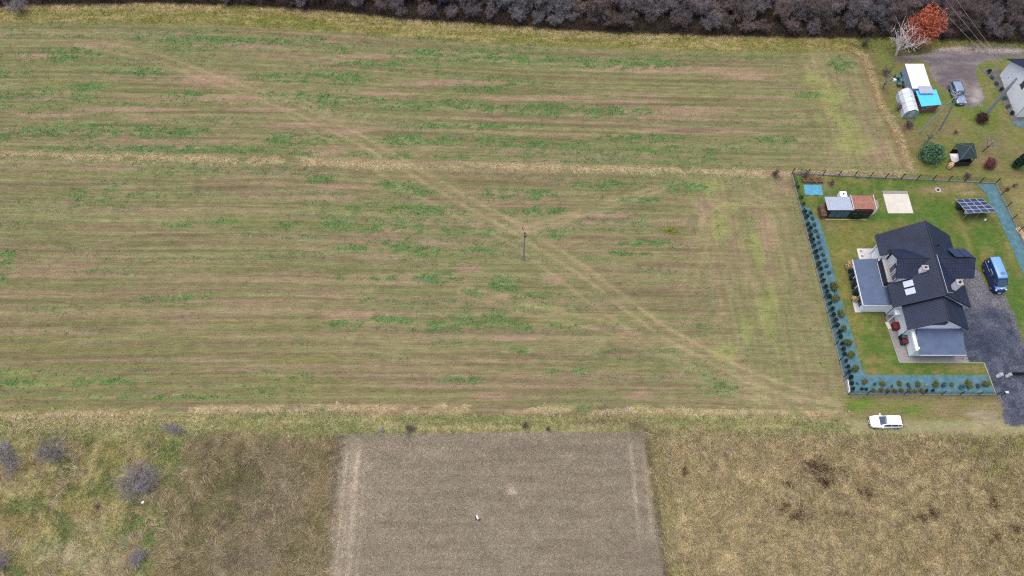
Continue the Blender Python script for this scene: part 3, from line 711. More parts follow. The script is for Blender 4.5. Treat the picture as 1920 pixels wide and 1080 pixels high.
# ------------------------------------------------------------------ sheets laid on the ground
def sheet(name, pts, z, m, jitter=0.0, seg=0.5, parent=None, lab=None, cat=None, world=True):
    out = []
    n = len(pts)
    for i in range(n):
        a = Vector(pts[i][:2]); b = Vector(pts[(i + 1) % n][:2]); k = max(1, int((b - a).length / seg)) if jitter else 1
        nrm = Vector((-(b - a).y, (b - a).x)).normalized()
        for q in range(k):
            p = a.lerp(b, q / k)
            if jitter and q: p = p + nrm * random.uniform(-jitter, jitter)
            out.append((p.x, p.y))
    mb = MB().poly(out, -0.1, z)
    o = mb.build(name, m)
    if lab: tag(o, lab, cat)
    else: tag(o, kind='structure')
    return o
A = lambda *p: [tuple(at(a, b))[:2] for a, b in p]
# paving round the house
sheet('garage_path', [(55.35, 38.25), (65.2, 38.25), (65.2, 39.0), (56.7, 39.0), (56.7, 45.9), (55.0, 46.0), (54.9, 44.4)], .016, PAVE)
sheet('garage_apron', [(63.25, 38.25), (65.2, 38.25), (65.2, 42.0), (63.25, 42.0)], .020, PAVE)
t = thing('lawn_kerb', 'pale concrete kerb edging the lawn beside the dark gravel drive', 'kerb', (67.2, 38.2, 0))
for (a, b) in (((55.2, 38.2), (67.25, 38.1)), ((67.3, 38.1), (67.62, 33.5)), ((54.75, 44.4), (55.25, 38.25))):
    a, b = Vector((*a, .03)), Vector((*b, .03)); n = max(1, round((b - a).length / 1.0)); 
    for i in range(n):
        p = a.lerp(b, (i + .5) / n); d = b - a
        MB().box(p, (d.length / n - .015, .09, .1), math.atan2(d.y, d.x)).build('kerb_stone', CONC, t)
x, y = scatter(60000, GW['drive'], x0=64, x1=78, y0=28, y1=54)
blades('gravel_stones', x, y, 2, .04, .09, .9, near(x, y, 1.0, .3), .06, label='dark grey crushed stone on the driveway', cat='gravel', z0=.02)

# weed cloth beds
bed_in = A((1518, 391), (1538, 418), (1545, 442), (1553, 468), (1563.5, 512), (1575.5, 555), (1580, 568), (1595.5, 620), (1605, 654), (1616, 693), (1622, 701), (1632, 703.5), (1849, 703.5))
bed = A((1499, 384)) + bed_in + [(67.55, 33.5), (47.15, 33.6)]
sheet('weed_cloth_bed', bed, .035, CLOTH, .03, .8, lab='teal weed cloth bed in an L along the left and lower fence', cat='weed cloth')
bed2 = A((1832, 345.5), (1849, 362), (1856.7, 382), (1870, 404), (1882, 431), (1900, 471), (1916.6, 509)) + [(77.9, 47.0), (79.8, 47.0), (78.85, 57.6), (77.7, 68.75)]
sheet('weed_cloth_strip', bed2, .035, CLOTH, .03, .8, lab='teal weed cloth strip along the fence right of the solar panels', cat='weed cloth')
# wrinkles and seams of the cloth are in its bump; blue tarp
mb = MB(); tx0, ty0 = 46.9, 66.75
gx = 10
V = []; 
for j in range(gx + 1):
    for i in range(gx + 1):
        V.append((46.85 + i / gx * 2.85 + .25 * (1 - j / gx) * 0, 66.65 + j / gx * 1.95, .10 + .07 * math.sin(i * 1.3 + j * .7) * math.cos(j * 1.1) + random.uniform(-.015, .015)))
F = [(j * (gx + 1) + i, j * (gx + 1) + i + 1, (j + 1) * (gx + 1) + i + 1, (j + 1) * (gx + 1) + i) for j in range(gx) for i in range(gx)]
edge = [i for i in range(gx + 1)] + [(j + 1) * (gx + 1) - 1 for j in range(1, gx + 1)] + [gx * (gx + 1) + i for i in range(gx - 1, -1, -1)] + [j * (gx + 1) for j in range(gx - 1, 0, -1)]
n0 = len(V)
for e_ in edge: V.append((V[e_][0], V[e_][1], -.05))
m_ = len(edge)
F += [(edge[(i + 1) % m_], edge[i], n0 + i, n0 + (i + 1) % m_) for i in range(m_)]
mb.add(V, F); tag(mb.build('blue_tarp', TARP, smooth=False), 'blue tarpaulin spread flat in the upper left corner of the lawn', 'tarp')
# concrete slab with strip of blocks along its top
t = thing('concrete_slab', 'pale concrete slab on the lawn above the house', 'slab', (61.3, 65.3, 0))
MB().bb(59.25, 63.25, 63.2, 66.85, -.05, .10).build('slab_top', CONC_L, t)
for i in range(8): MB().bb(59.25 + i * .5, 59.25 + i * .5 + .485, 66.87, 67.4, -.05, .12).build('edge_block', PAVE, t)
# patio beside the annex with three dark squares
t = thing('patio', 'small pale tiled patio with dark squares above the low annex', 'patio', (54.3, 55.7, 0))
for i in range(3):
    for j in range(3):
        MB().bb(53.0 + i * .95, 53.0 + i * .95 + .93, 54.2 + j * .88, 54.2 + j * .88 + .86, -.05, .09).build('paving_tile', TILEF, t)
for j in range(3): MB().bb(53.35, 53.75, 54.45 + j * .85, 54.85 + j * .85, .09, .11).build('dark_grate', PAVE, t)
t = thing('manhole_cover', 'round concrete manhole cover in the bare patch of lawn', 'manhole cover', (68.24, 67.6, 0))
MB().bar((68.24, 67.6, -.05), (68.24, 67.6, .1), .48, n=20).build('ring', CONC, t); MB().bar((68.24, 67.6, .1), (68.24, 67.6, .13), .22, n=14).build('lid', BLACKP, t)

# ------------------------------------------------------------------ fences
def panel_mesh(ln):
    mb = MB()
    for k in range(7): mb.box((ln / 2, 0, .32 + k * .18), (ln - .06, .012, .014))
    n = int(ln / .2)
    for k in range(n): mb.box((.1 + k * ln / n, 0, .86), (.008, .008, 1.12))
    me = bpy.data.meshes.new('mesh_panel'); me.from_pydata(mb.v, [], mb.f); me.materials.append(POSTM); return me
def fence(a, b, label, h=1.5, ends=(1, 1), sp=2.5, plm=PLINTH):
    a, b = Vector((*a, 0)), Vector((*b, 0)); d = b - a; n = max(1, round(d.length / sp)); rz = math.atan2(d.y, d.x); ln = d.length / n
    t = thing('mesh_fence', label, 'fence', a, rz)
    pm = MB().box((0, 0, h / 2), (.09, .09, h)); pm.box((0, 0, h + .01), (.11, .11, .02)); pme = None
    pan = panel_mesh(ln)
    plme = None
    for i in range(n + 1):
        if (i == 0 and not ends[0]) or (i == n and not ends[1]): continue
        if pme is None:
            o = L(pm, 'post', POSTM, t); pme = o.data
        else: o = link('post', pme, t)
        o.location = (i * ln, 0, 0)
    for i in range(n):
        link('mesh_panel', pan, t, (i * ln, 0, 0))
        if plme is None:
            o = L(MB().box((ln / 2, 0, .12), (ln - .11, .06, .28)), 'plinth_board', plm, t); plme = o.data
        else: o = link('plinth_board', plme, t)
        o.location = (i * ln, 0, 0)
    return t
fence(F_TL, F_TR, 'dark mesh fence with grey plinth along the top of the lawn')
fence(F_BL, F_TL, 'dark mesh fence between the big field and the left weed cloth bed', ends=(1, 0))
fence(F_BL, F_BR, 'mesh fence with pale plinth behind the white car', ends=(0, 1))
fence(F_TR, F_R2, 'mesh fence along the teal strip right of the solar panels', ends=(0, 1))
fence(F_R2, F_R3, 'lower mesh fence continuing beside the teal strip at the right edge', ends=(0, 1))
tg = thing('sliding_gate', 'dark sliding gate across the gravel drive', 'gate', (69.9, 36.2, 0))
MB().box((72.3, 36.2, .22), (4.7, .06, .1)).build('bottom_rail', TRIM, tg); MB().box((72.3, 36.2, 1.42), (4.7, .06, .06)).build('top_rail', TRIM, tg)
for k in range(8): MB().box((72.3, 36.2, .36 + k * .135), (4.64, .03, .1)).build('slat', TRIM, tg)
for px_, lb, w_ in ((1870, 'white square gate pillar nearest the lawn corner', .42), (1887, 'white gate pillar holding the dark sliding gate', .36)):
    p = at(px_, 706); t = thing('gate_pillar', lb, 'pillar', p); 
    L(MB().box((0, 0, .5), (w_ * .9, w_ * .9, 1.0)), 'shaft', WHITE, t); L(MB().box((0, 0, 1.03), (w_ + .04, w_ + .04, .06)), 'cap', CONC, t)
p = at(1878, 741); t = thing('letterbox_post', 'small dark letterbox on a post at the fence corner by the gate', 'letterbox', p)
L(MB().box((0, 0, .5), (.08, .08, 1.0)), 'post', POSTM, t); L(MB().box((0, 0, 1.1), (.42, .28, .36)), 'box', TRIM, t); L(MB().box((0, 0, 1.3), (.46, .32, .03)), 'lid', PFRAME, t)
p = at(1593, 727); tag(MB().box((p.x - .35, p.y, .3), (.14, 1.9, .7), R(-2)).build('white_board', WHITE), 'white board leaning on the outside of the lower left fence corner', 'board')

# ------------------------------------------------------------------ house
def slope(e0, e1, r0, name, m, parent, step_s=.36, rib=.22, th=.05, amp=.95):
    """roof slope built as overlapping pressed metal courses. e0->e1 eave, e0->r0 up the slope"""
    e0, e1, r0 = Vector(e0), Vector(e1), Vector(r0)
    ev, sv = e1 - e0, r0 - e0
    nrm = ev.cross(sv).normalized()
    if nrm.z < 0: nrm = -nrm
    nc = max(1, round(sv.length / step_s)); nl = max(2, round(ev.length / (rib / 2)))
    V = []; F = []
    for c in range(nc):
        for (s, hgt) in ((c / nc, .035 * amp), ((c + 1) / nc, .0)):
            for i in range(nl + 1):
                V.append(e0 + ev * (i / nl) + sv * s + nrm * (hgt + (.022 * amp if i % 2 else 0)))
        b = c * 2 * (nl + 1)
        for i in range(nl): F.append((b + i, b + i + 1, b + nl + 1 + i + 1, b + nl + 1 + i))
        if c:
            pb = b - (nl + 1)
            for i in range(nl): F.append((pb + i, pb + i + 1, b + i + 1, b + i))
    mb = MB().add(V, F)
    q = [e0, e1, e1 + sv, r0]
    mb.slab([p - nrm * .004 for p in q], nrm, th)
    return mb.build(name, m, parent)

H = thing('family_house', 'white house with dark graphite cross gabled roofs and low grey side roofs', 'house', (59.65, 49, 0))
X0, X1, Y0, Y1 = 54.2, 65.1, 45.05, 56.9     # main roof plan
XM, ZE, ZR = 59.65, 4.0, 8.0
k = (ZR - ZE) / (XM - X0)
zat = lambda x: ZR - abs(XM - x) * k
wall = MB()
wx0, wx1, wy0, wy1 = 55.0, 64.3, 45.6, 56.35
wall.add([(wx0, wy0, 0), (wx1, wy0, 0), (wx1, wy0, zat(wx1) - .08), (XM, wy0, ZR - .08), (wx0, wy0, zat(wx0) - .08),
          (wx0, wy1, 0), (wx1, wy1, 0), (wx1, wy1, zat(wx1) - .08), (XM, wy1, ZR - .08), (wx0, wy1, zat(wx0) - .08)],
         [(0, 1, 2, 3, 4), (9, 8, 7, 6, 5), (1, 6, 7, 2), (0, 4, 9, 5), (0, 5, 6, 1)])
# west wall has to leave the loggia open: lower the shell there by building it only to floor height
wall = MB()
def gable(mb, x0, x1, y, zf, th=.25):
    pts = [(x0, y, 0), (x1, y, 0), (x1, y, zf(x1) - .09), (XM, y, ZR - .09), (x0, y, zf(x0) - .09)]
    mb.slab(pts, (0, -1, 0), th)
gable(wall, wx0, wx1, wy0, zat); gable(wall, wx0, wx1, wy1 - .25, zat)
wall.bb(wx1 - .25, wx1, wy0 + .25, wy1 - .5, 0, zat(wx1) - .1)
wall.bb(wx0, wx0 + .25, wy0 + .25, 48.7, 0, zat(wx0) - .1); wall.bb(wx0, wx0 + .25, 53.3, wy1 - .5, 0, zat(wx0) - .1); wall.bb(wx0, wx0 + .25, 48.7, 53.3, 0, 3.1)
wall.build('wall', WHITE, H)
wl = .22
# loggia: side cheeks, back wall (dormer gable), floor
lx = 55.55; dy0, dy1, dzr, dze = 48.6, 53.4, 7.5, 5.85; dyc = 51.0
dk = (dzr - dze) / (dyc - dy0)
lw = MB()
lw.slab([(lx, dy0 + .25, 3.25), (lx, dy1 - .25, 3.25), (lx, dy1 - .25, dze + .1), (lx, dyc, dzr - .12), (lx, dy0 + .25, dze + .1)], (-1, 0, 0), .2)
lw.bb(lx - .0, 57.2, dy0 + .12, dy0 + .25, 3.25, dze - .02); lw.bb(lx, 57.2, dy1 - .25, dy1 - .12, 3.25, dze - .02)
lw.build('dormer_wall', WHITE, H)
for i in range(3):
    for j in range(8): MB().bb(54.13 + i * .49, 54.13 + i * .49 + .48, 48.75 + j * .57, 48.75 + j * .57 + .56, 3.12, 3.22).build('floor_tile', TILEF, H)
bal = MB(); bal.bb(54.0, 54.12, 48.9, 52.75, 2.85, 4.25); bal.bb(54.12, 55.2, 48.78, 48.9, 2.85, 4.25)
bo = bal.build('balcony_parapet', BALM, H); hr = MB(); hr.bb(53.9, 53.99, 48.75, 52.75, 2.98, 3.08); hr.bb(53.99, 54.8, 48.68, 48.77, 2.98, 3.08); hr.build('base_flashing', PFRAME, bo)
# window and door in the loggia wall
for (a, b, c0, c1) in ((49.35, 50.35, 3.35, 5.5), (50.6, 51.6, 3.35, 5.5)):
    w_ = MB().bb(lx - .26, lx - .19, a, b, c0, c1).build('window', WHITE, H); MB().bb(lx - .275, lx - .262, a + .12, b - .12, c0 + .12, c1 - .12).build('pane', GLASS, w_)
# main roof slopes. west one in three fields round the loggia
xc = 56.5
slope((X0, Y0, ZE), (X0, dy0 + .1, ZE), (XM, Y0, ZR), 'roof_slope', ROOF, H)
slope((X0, dy1 - .1, ZE), (X0, Y1, ZE), (XM, dy1 - .1, ZR), 'roof_slope', ROOF, H)
slope((xc, dy0 + .1, zat(xc)), (xc, dy1 - .1, zat(xc)), (XM, dy0 + .1, ZR), 'roof_slope', ROOF, H)
slope((X1, Y1, ZE), (X1, Y0, ZE), (XM, Y1, ZR), 'roof_slope', ROOF, H)
# cross gables
for (xe, xi) in ((54.55, 59.3), (65.5, 60.0)):
    for yy in (dy0, dy1):
        s_ = (yy, dze)
        slope((xe, yy, dze + .03), (xi, yy, dze + .03), (xe, dyc, dzr + .03), 'dormer_roof', ROOF, H)
ew = MB(); ew.slab([(64.6, dy0 + .3, 3.2), (64.6, dy1 - .3, 3.2), (64.6, dy1 - .3, dze + .05), (64.6, dyc, dzr - .15), (64.6, dy0 + .3, dze + .05)], (1, 0, 0), .2); ew.bb(62.5, 64.4, dy0 + .3, dy0 + .45, 3.9, dze); ew.bb(62.5, 64.4, dy1 - .45, dy1 - .3, 3.9, dze)
ew.build('dormer_wall', WHITE, H)
rc = MB(); rc.bar((XM, Y0 - .02, ZR + .05), (XM, Y1 + .02, ZR + .05), .09, n=8); rc.bar((54.5, dyc, dzr + .08), (59.0, dyc, dzr + .08), .08, n=8); rc.bar((60.3, dyc, dzr + .08), (65.55, dyc, dzr + .08), .08, n=8)
rc.build('ridge_cap', TRIM, H)
# verge boards and gutters
vb = MB()
def board(a, b, h=.2, w=.05):
    vb = MB()
    a, b = Vector(a), Vector(b); d = b - a; t_ = d.normalized(); up = Vector((0, 0, 1)); s_ = t_.cross(up).normalized() * w / 2; u_ = s_.cross(t_).normalized() * h
    if u_.z > 0: u_ = -u_
    vb.add([a - s_, a + s_, a + s_ + u_, a - s_ + u_, b - s_, b + s_, b + s_ + u_, b - s_ + u_], [(0, 1, 2, 3), (7, 6, 5, 4), (0, 4, 5, 1), (1, 5, 6, 2), (2, 6, 7, 3), (3, 7, 4, 0)])
    vb.build('verge_board', TRIM, H)
for yy in (Y0 - .03, Y1 + .03):
    board((X0, yy, ZE + .03), (XM, yy, ZR + .03)); board((X1, yy, ZE + .03), (XM, yy, ZR + .03))
for xx in (54.52, 65.53):
    for yy in (dy0, dy1): board((xx, yy, dze + .05), (xx, dyc, dzr + .05))
gu = MB()
gu.bar((X0 - .07, Y0, ZE - .03), (X0 - .07, dy0, ZE - .03), .07, n=8); gu.bar((X0 - .07, dy1, ZE - .03), (X0 - .07, Y1, ZE - .03), .07, n=8); gu.bar((X1 + .07, Y0, ZE - .03), (X1 + .07, Y1, ZE - .03), .07, n=8)
gu.build('gutter', TRIM, H)
# lower south wing
lX0, lX1, lY0, lY1, lZE, lZR = 55.35, 63.95, 41.6, 45.3, 3.95, 7.1
slope((lX0, lY0, lZE), (lX0, lY1, lZE), (XM, lY0, lZR), 'wing_roof', ROOF, H)
slope((lX1, lY1, lZE), (lX1, lY0, lZE), (XM, lY1, lZR), 'wing_roof', ROOF, H)
lk = (lZR - lZE) / (XM - lX0); lz = lambda x: lZR - abs(XM - x) * lk
ww = MB(); ww.slab([(56.15, 42.05, 0), (63.15, 42.05, 0), (63.15, 42.05, lz(63.15) - .1), (XM, 42.05, lZR - .12), (56.15, 42.05, lz(56.15) - .1)], (0, -1, 0), .25)
ww.bb(56.15, 56.4, 42.3, 45.6, 0, lz(56.15) - .1); ww.bb(62.9, 63.15, 42.3, 45.6, 0, lz(63.15) - .1); ww.build('wing_wall', WHITE, H)
w_ = MB().bb(58.6, 60.4, 41.98, 42.04, 4.6, 5.5).build('window', TRIM, H); MB().bb(58.7, 59.45, 41.95, 41.975, 4.7, 5.4).build('pane', GLASS, w_); MB().bb(59.55, 60.3, 41.95, 41.975, 4.7, 5.4).build('pane', GLASS, w_)
board((lX0, lY0 - .03, lZE + .03), (XM, lY0 - .03, lZR + .03)); board((lX1, lY0 - .03, lZE + .03), (XM, lY0 - .03, lZR + .03))
MB().bar((XM, lY0 - .02, lZR + .05), (XM, 45.0, lZR + .05), .08, n=8).build('ridge_cap', TRIM, H)
# garage with mono pitch roof falling south
gw = MB(); gw.bb(56.83, 57.08, 39.14, 42.0, 0, 2.75); gw.bb(57.08, 63.2, 39.14, 39.39, 0, 2.35); gw.bb(62.95, 63.2, 39.39, 42.0, 0, 2.7); gw.build('garage_wall', WHITE, H)
slope((56.95, 38.4, 2.5), (63.45, 38.4, 2.5), (56.95, 42.0, 3.3), 'garage_roof', ROOF2, H, .35, .22, amp=.3)
MB().bb(56.6, 56.93, 39.0, 41.95, 2.2, 2.62).build('white_verge', WHITE, H)
MB().bar((56.9, 38.33, 2.45), (63.5, 38.33, 2.45), .06, n=8).build('gutter', PFRAME, H)
w_ = MB().bb(57.9, 59.5, 39.07, 39.13, 1.2, 2.0).build('window', WHITE, H); MB().bb(58.0, 59.4, 39.04, 39.065, 1.3, 1.9).build('pane', GLASS, w_)
gd_ = MB().bb(63.2, 63.26, 39.7, 41.7, 0, 2.2).build('garage_door', TRIM, H)
# west annex with low roof
aw = MB(); aw.bb(51.32, 51.57, 46.15, 53.4, 0, 2.35); aw.bb(51.57, 55.0, 46.15, 46.4, 0, 2.5); aw.bb(51.57, 55.0, 53.15, 53.4, 0, 2.5); aw.build('annex_wall', WHITE, H)
slope((50.68, 53.5, 2.6), (50.68, 46.0, 2.6), (55.0, 53.5, 3.0), 'annex_roof', ROOF2, H, .35, .22, amp=.3)
af = MB(); af.bb(50.66, 55.0, 45.96, 46.0, 2.34, 2.62); af.bb(50.62, 50.67, 45.96, 53.5, 2.34, 2.62); af.build('fascia', WHITE, H)
for i in range(4):
    w_ = MB().bb(51.24, 51.31, 46.9 + i * 1.6, 48.2 + i * 1.6, .2, 2.2).build('window', TRIM, H); MB().bb(51.2, 51.235, 47.0 + i * 1.6, 48.1 + i * 1.6, .3, 2.1).build('pane', GLASS, w_)
MB().bb(50.5, 51.3, 46.0, 48.0, -.02, .14).build('step', TILEF, H)
# roof windows, chimneys, vent, lightning rail
nW = Vector((-k, 0, 1)).normalized(); sW = Vector((1, 0, k)).normalized()
def roofpt(px, py):
    a = at(px, py, 0); o = Vector((0, 0, CAM_H)); d = a - o
    # plane z = ZR-(XM-x)k
    t_ = (ZR - XM * k - o.z + k * o.x) / (d.z - k * d.x)
    return o + d * t_
c_ = (roofpt(1693, 531) + roofpt(1718, 546) + roofpt(1712, 528) + roofpt(1698, 553)) / 4
for s_ in (-1, 1):
    cc = c_ + Vector((0, s_ * .6, 0))
    q = [cc + sW * a * .72 + Vector((0, b * .52, 0)) + nW * .10 for a, b in ((-1, -1), (1, -1), (1, 1), (-1, 1))]
    w_ = MB().slab(q, nW, .14).build('roof_window', TRIM, H)
    q = [cc + sW * a * .64 + Vector((0, b * .46, 0)) + nW * .125 for a, b in ((-1, -1), (1, -1), (1, 1), (-1, 1))]
    MB().slab(q, nW, .02).build('pane', GLASSP, w_)
ch = MB().bb(57.55, 58.3, 49.1, 49.7, 6.0, 7.7).build('chimney', WHITE, H); MB().bb(57.47, 58.38, 49.02, 49.78, 7.7, 7.8).build('cap', CONC, ch); MB().bb(57.8, 58.1, 49.3, 49.5, 7.8, 7.95).build('flue', BLACKP, ch)
ch = MB().bb(61.45, 62.2, 46.5, 47.2, 5.5, 8.1).build('chimney', WHITE, H); MB().bb(61.35, 62.3, 46.4, 47.3, 8.1, 8.2).build('cap', CONC, ch); MB().bar((61.8, 46.85, 8.2), (61.8, 46.85, 8.45), .16, n=12).build('flue', BLACKP, ch)
MB().bar((61.0, 53.3, 6.9), (61.0, 53.3, 7.6), .09, n=10).build('vent_pipe', BLACKP, H)
sr = MB(); sr.box((59.84, 48.3, 8.06), (.05, 6.0, .04)); q0 = Vector((59.86, 45.35, 8.06)); q1 = Vector((61.25, 45.9, 6.95)); sr.bar(q0, q1, .03, n=6); sr.build('roof_rail', PFRAME, H)
pipe = MB(); 
for (xx, yy) in ((54.9, 45.5), (56.05, 41.95)):
    pipe.bar((xx - .7, yy - .1, 3.85), (xx - .12, yy - .02, 3.2), .05); pipe.bar((xx - .12, yy - .02, 3.2), (xx - .12, yy - .02, .1), .05)
pipe.build('downpipe', TRIM, H)
pc = MB(); pc.bb(55.05, 56.1, 44.6, 45.4, 2.3, 2.45); pc.bar((55.1, 44.65, 0), (55.1, 44.65, 2.3), .06); pc.build('door_canopy', WHITE, H)
# panels on the east gable's far slope
for i in range(2):
    x0_ = 62.5 + i * 1.32
    f = MB(); z0_, z1_ = dze + .45, dzr + .42
    f.slab([(x0_, dyc + .05, z1_), (x0_ + 1.22, dyc + .05, z1_), (x0_ + 1.22, dyc + 2.1, z0_ + .35), (x0_, dyc + 2.1, z0_ + .35)], (0, dk, 1), .05)
    po = f.build('roof_solar_panel', PANEL, H)

# ------------------------------------------------------------------ foliage makers
def leafcloud(n, rx, ry, rz, zc, size, shell=.55, seed=0, flatten=.5, lump=5):
    r = np.random.default_rng(seed)
    d = r.normal(0, 1, (n, 3)); d /= np.linalg.norm(d, axis=1)[:, None]
    rad = r.uniform(shell, 1, n) ** .6
    lob = r.normal(0, 1, (lump, 3)); lob /= np.linalg.norm(lob, axis=1)[:, None]
    rad *= .5 + .62 * np.max(np.clip(d @ lob.T, 0, 1) ** 4, axis=1)
    c = d * rad[:, None] * np.array([rx, ry, rz]) + np.array([0, 0, zc])
    a = r.normal(0, 1, (n, 3)); b = r.normal(0, 1, (n, 3))
    a /= np.linalg.norm(a, axis=1)[:, None]; b -= (a * b).sum(1)[:, None] * a; b /= np.linalg.norm(b, axis=1)[:, None]
    s = size * r.uniform(.6, 1.4, n)[:, None]
    V = np.stack([c - a * s, c + a * s * .5 + b * s * .45, c + a * s * .6 - b * s * .5], 1).reshape(-1, 3)
    V[:, 2] = np.maximum(V[:, 2], .02)
    return V, np.arange(len(V)).reshape(-1, 3)
def leafmesh(name, m, *a, **k_):
    V, F = leafcloud(*a, **k_); return np_mesh(name, V, F, None, m, 3)

def bare(seed, height, radius, limbs, subs, twigs, m_b, m_t, tw=.03, tl=.7, up=.55, tr=.13, low=.2):
    """bare branching tree: returns (branch mesh, twig mesh)"""
    r = random.Random(seed); mb = MB(); tips = []
    top = Vector((r.uniform(-.2, .2), r.uniform(-.2, .2), height * low))
    mb.bar((0, 0, -.1), top, tr, tr * .8, 6)
    for i in range(limbs):
        a = 2 * math.pi * (i + r.uniform(-.3, .3)) / limbs; el = r.uniform(.25, 1.25)
        end = Vector((math.cos(a) * radius * math.cos(el) * r.uniform(.7, 1), math.sin(a) * radius * math.cos(el) * r.uniform(.7, 1), height * (low + (1 - low) * (up * math.sin(el) + (1 - up) * r.uniform(.3, 1)))))
        mid = top.lerp(end, .5) + Vector((r.uniform(-.2, .2), r.uniform(-.2, .2), r.uniform(0, .35)))
        mb.bar(top, mid, tr * .5, tr * .34, 5, False); mb.bar(mid, end, tr * .34, tr * .12, 4, False)
        for j in range(subs):
            f_ = r.uniform(.25, 1); p = top.lerp(mid, f_ * 2) if f_ < .5 else mid.lerp(end, f_ * 2 - 1)
            q = p + Vector((r.gauss(0, 1), r.gauss(0, 1), r.gauss(.5, .7))).normalized() * radius * r.uniform(.25, .5)
            q.z = min(max(q.z, .15), height)
            mb.bar(p, q, tr * .17, tr * .07, 3, False); tips.append((p, q))
    g = np.random.default_rng(seed); n = twigs
    P0 = np.array([t_[0] for t_ in tips]); P1 = np.array([t_[1] for t_ in tips]); ii = g.integers(0, len(tips), n); f = g.uniform(.2, 1.05, (n, 1))
    base = P0[ii] + (P1[ii] - P0[ii]) * f
    d = g.normal(0, 1, (n, 3)) + np.array([0, 0, .35]) + (P1[ii] - P0[ii]) / radius * 2; d /= np.linalg.norm(d, axis=1)[:, None]
    w = np.cross(d, g.normal(0, 1, (n, 3))); w /= np.linalg.norm(w, axis=1)[:, None]
    ln = tl * g.uniform(.5, 1.3, (n, 1)); w *= tw / 2
    base[:, 2] = np.maximum(base[:, 2], .05)
    tip_ = base + d * ln; tip_[:, 2] = np.maximum(tip_[:, 2], .05)
    V = np.stack([base - w, base + w, tip_], 1).reshape(-1, 3)
    bm_ = bpy.data.meshes.new('branches'); bm_.from_pydata(mb.v, [], mb.f); bm_.materials.append(m_b)
    return bm_, np_mesh('twigs', V, np.arange(len(V)).reshape(-1, 3), None, m_t, 3)

# ------------------------------------------------------------------ the thicket along the top
sp = {}
for kk, (mm, lab) in enumerate(((BARK_D, 'dark violet grey'), (BARK_B, 'brown'), (BARK_G, 'pale grey'))):
    for s_ in range(3):
        sp[kk, s_] = bare(40 + kk * 7 + s_, 6.0, 3.1, 9, 14, 7500, TRUNK, mm, tw=.036, tl=.8, tr=.14, low=.12)
gcount = 0
TL = ['bare dark violet grey tree in the dense thicket along the top of the field', 'bare brownish tree in the dense thicket along the top of the field', 'bare pale grey tree standing out in the thicket along the top edge']
for row in range(6):
    xx = -101 + (row % 2) * 2
    while xx < 103:
        X_ = xx + random.uniform(-1.0, 1.0); yb_ = float(f_forest(np.array([X_]))[0])
        Y_ = yb_ + 1.1 + row * 3.0 + random.uniform(-.7, .7)
        xx += (3.5 if row < 3 else 4.2) if row < 5 else 5.5
        if not bool(visible(np.array([X_ * .94]), np.array([Y_ * .95]))[0]): continue
        px_ = 960 + FPX * X_ / (Y_ * math.sin(TILT) + CAM_H * math.cos(TILT))
        if px_ > 1690 and px_ < 1735 and row < 2: continue
        kk = random.choices((0, 1, 2), (.52, .46, .02))[0]
        if 860 < px_ < 1060 and row < 3: kk = random.choices((0, 2), (.25, .75))[0]
        if px_ < 640: kk = random.choices((0, 1, 2), (.4, .5, .1))[0]
        s_ = random.random(); bm_, tm_ = sp[kk, random.randrange(3)]
        t = thing('thicket_tree', TL[kk], 'tree', (X_, Y_, 0), random.uniform(0, 6.28), group=['dark thicket trees', 'brown thicket trees', 'pale grey thicket trees'][kk])
        sc_ = random.uniform(.7, 1.08) * (.62 if row == 0 else 1)
        if px_ < 500: sc_ *= .8
        t.scale = (sc_ * random.uniform(.85, 1.1), sc_ * random.uniform(.85, 1.1), sc_ * random.uniform(.8, 1.15))
        link('branches', bm_, t); link('twigs', tm_, t); gcount += 1
x, y = scatter(160000, GW['forest'] * .9, y0=95, y1=118)
blades('thicket_undergrowth', x, y, 5, 1.7, .06, .5, pal(len(x), [(116, 100, 92), (98, 86, 82), (134, 116, 98), (106, 98, 70), (90, 78, 74)]), .3, label='dark tangled undergrowth beneath the bare thicket', cat='undergrowth')

# ------------------------------------------------------------------ single trees and bushes
def bush(name, label, cat, px, py, meshes, scale, rz=0, group=None, pn=('branches', 'twigs')):
    p = at(px, py); t = thing(name, label, cat, p, rz, group); t.scale = scale
    for nm, me in zip(pn, meshes): link(nm, me, t)
    return t
gb = [bare(90 + i, 3.0, 2.4, 9, 34, 4400, TRUNK, BUSHV, tw=.016, tl=.5, tr=.05, low=.08) for i in range(2)]
bush('bare_bush', 'large rounded violet grey bare bush above the white litter', 'bush', 272, 905, gb[0], (1.55, 1.35, 1.25), .4)
bush('bare_bush', 'round violet grey bush right of the wide one near the left edge', 'bush', 108, 852, gb[1], (.95, .9, 1.2), 1.2)
bush('bare_bush', 'wide low violet grey bush touching the left photo edge', 'bush', 18, 858, gb[0], (1.5, .75, .75), 2.2)
bush('bare_bush', 'small grey bush on the green strip above the large round bush', 'bush', 328, 808, gb[1], (.95, .45, .5), 2.9)
bush('bare_bush', 'faint small grey green bush below the large round bush', 'bush', 262, 1045, gb[0], (.7, .6, .45), .9)
bush('bare_bush', 'faint grey bush in the lower left corner', 'bush', 5, 1055, gb[1], (.7, .7, .6), 1.9)
bush('bare_bush', 'small grey bush standing alone on the grass strip at the upper left corner', 'bush', 42, 22, gb[0], (1.0, .9, 1.1), .3)
wt = bare(5, 7.4, 4.8, 14, 6, 260, BARKW, BARKW, tw=.045, tl=1.2, tr=.2, low=.12, up=.5)
bush('pale_bare_tree', 'pale barked bare tree spreading above the white roofed shed', 'tree', 1679, 103, wt, (1, 1, .95), 1.0)
cr = leafmesh('crown', RUSTL, 4200, 3.8, 3.5, 4.1, 4.3, .2, shell=.1, seed=3, lump=22)
rb = bare(8, 7.6, 3.6, 11, 12, 1800, TRUNK, RUSTL, tw=.07, tl=.6, tr=.15, low=.2)
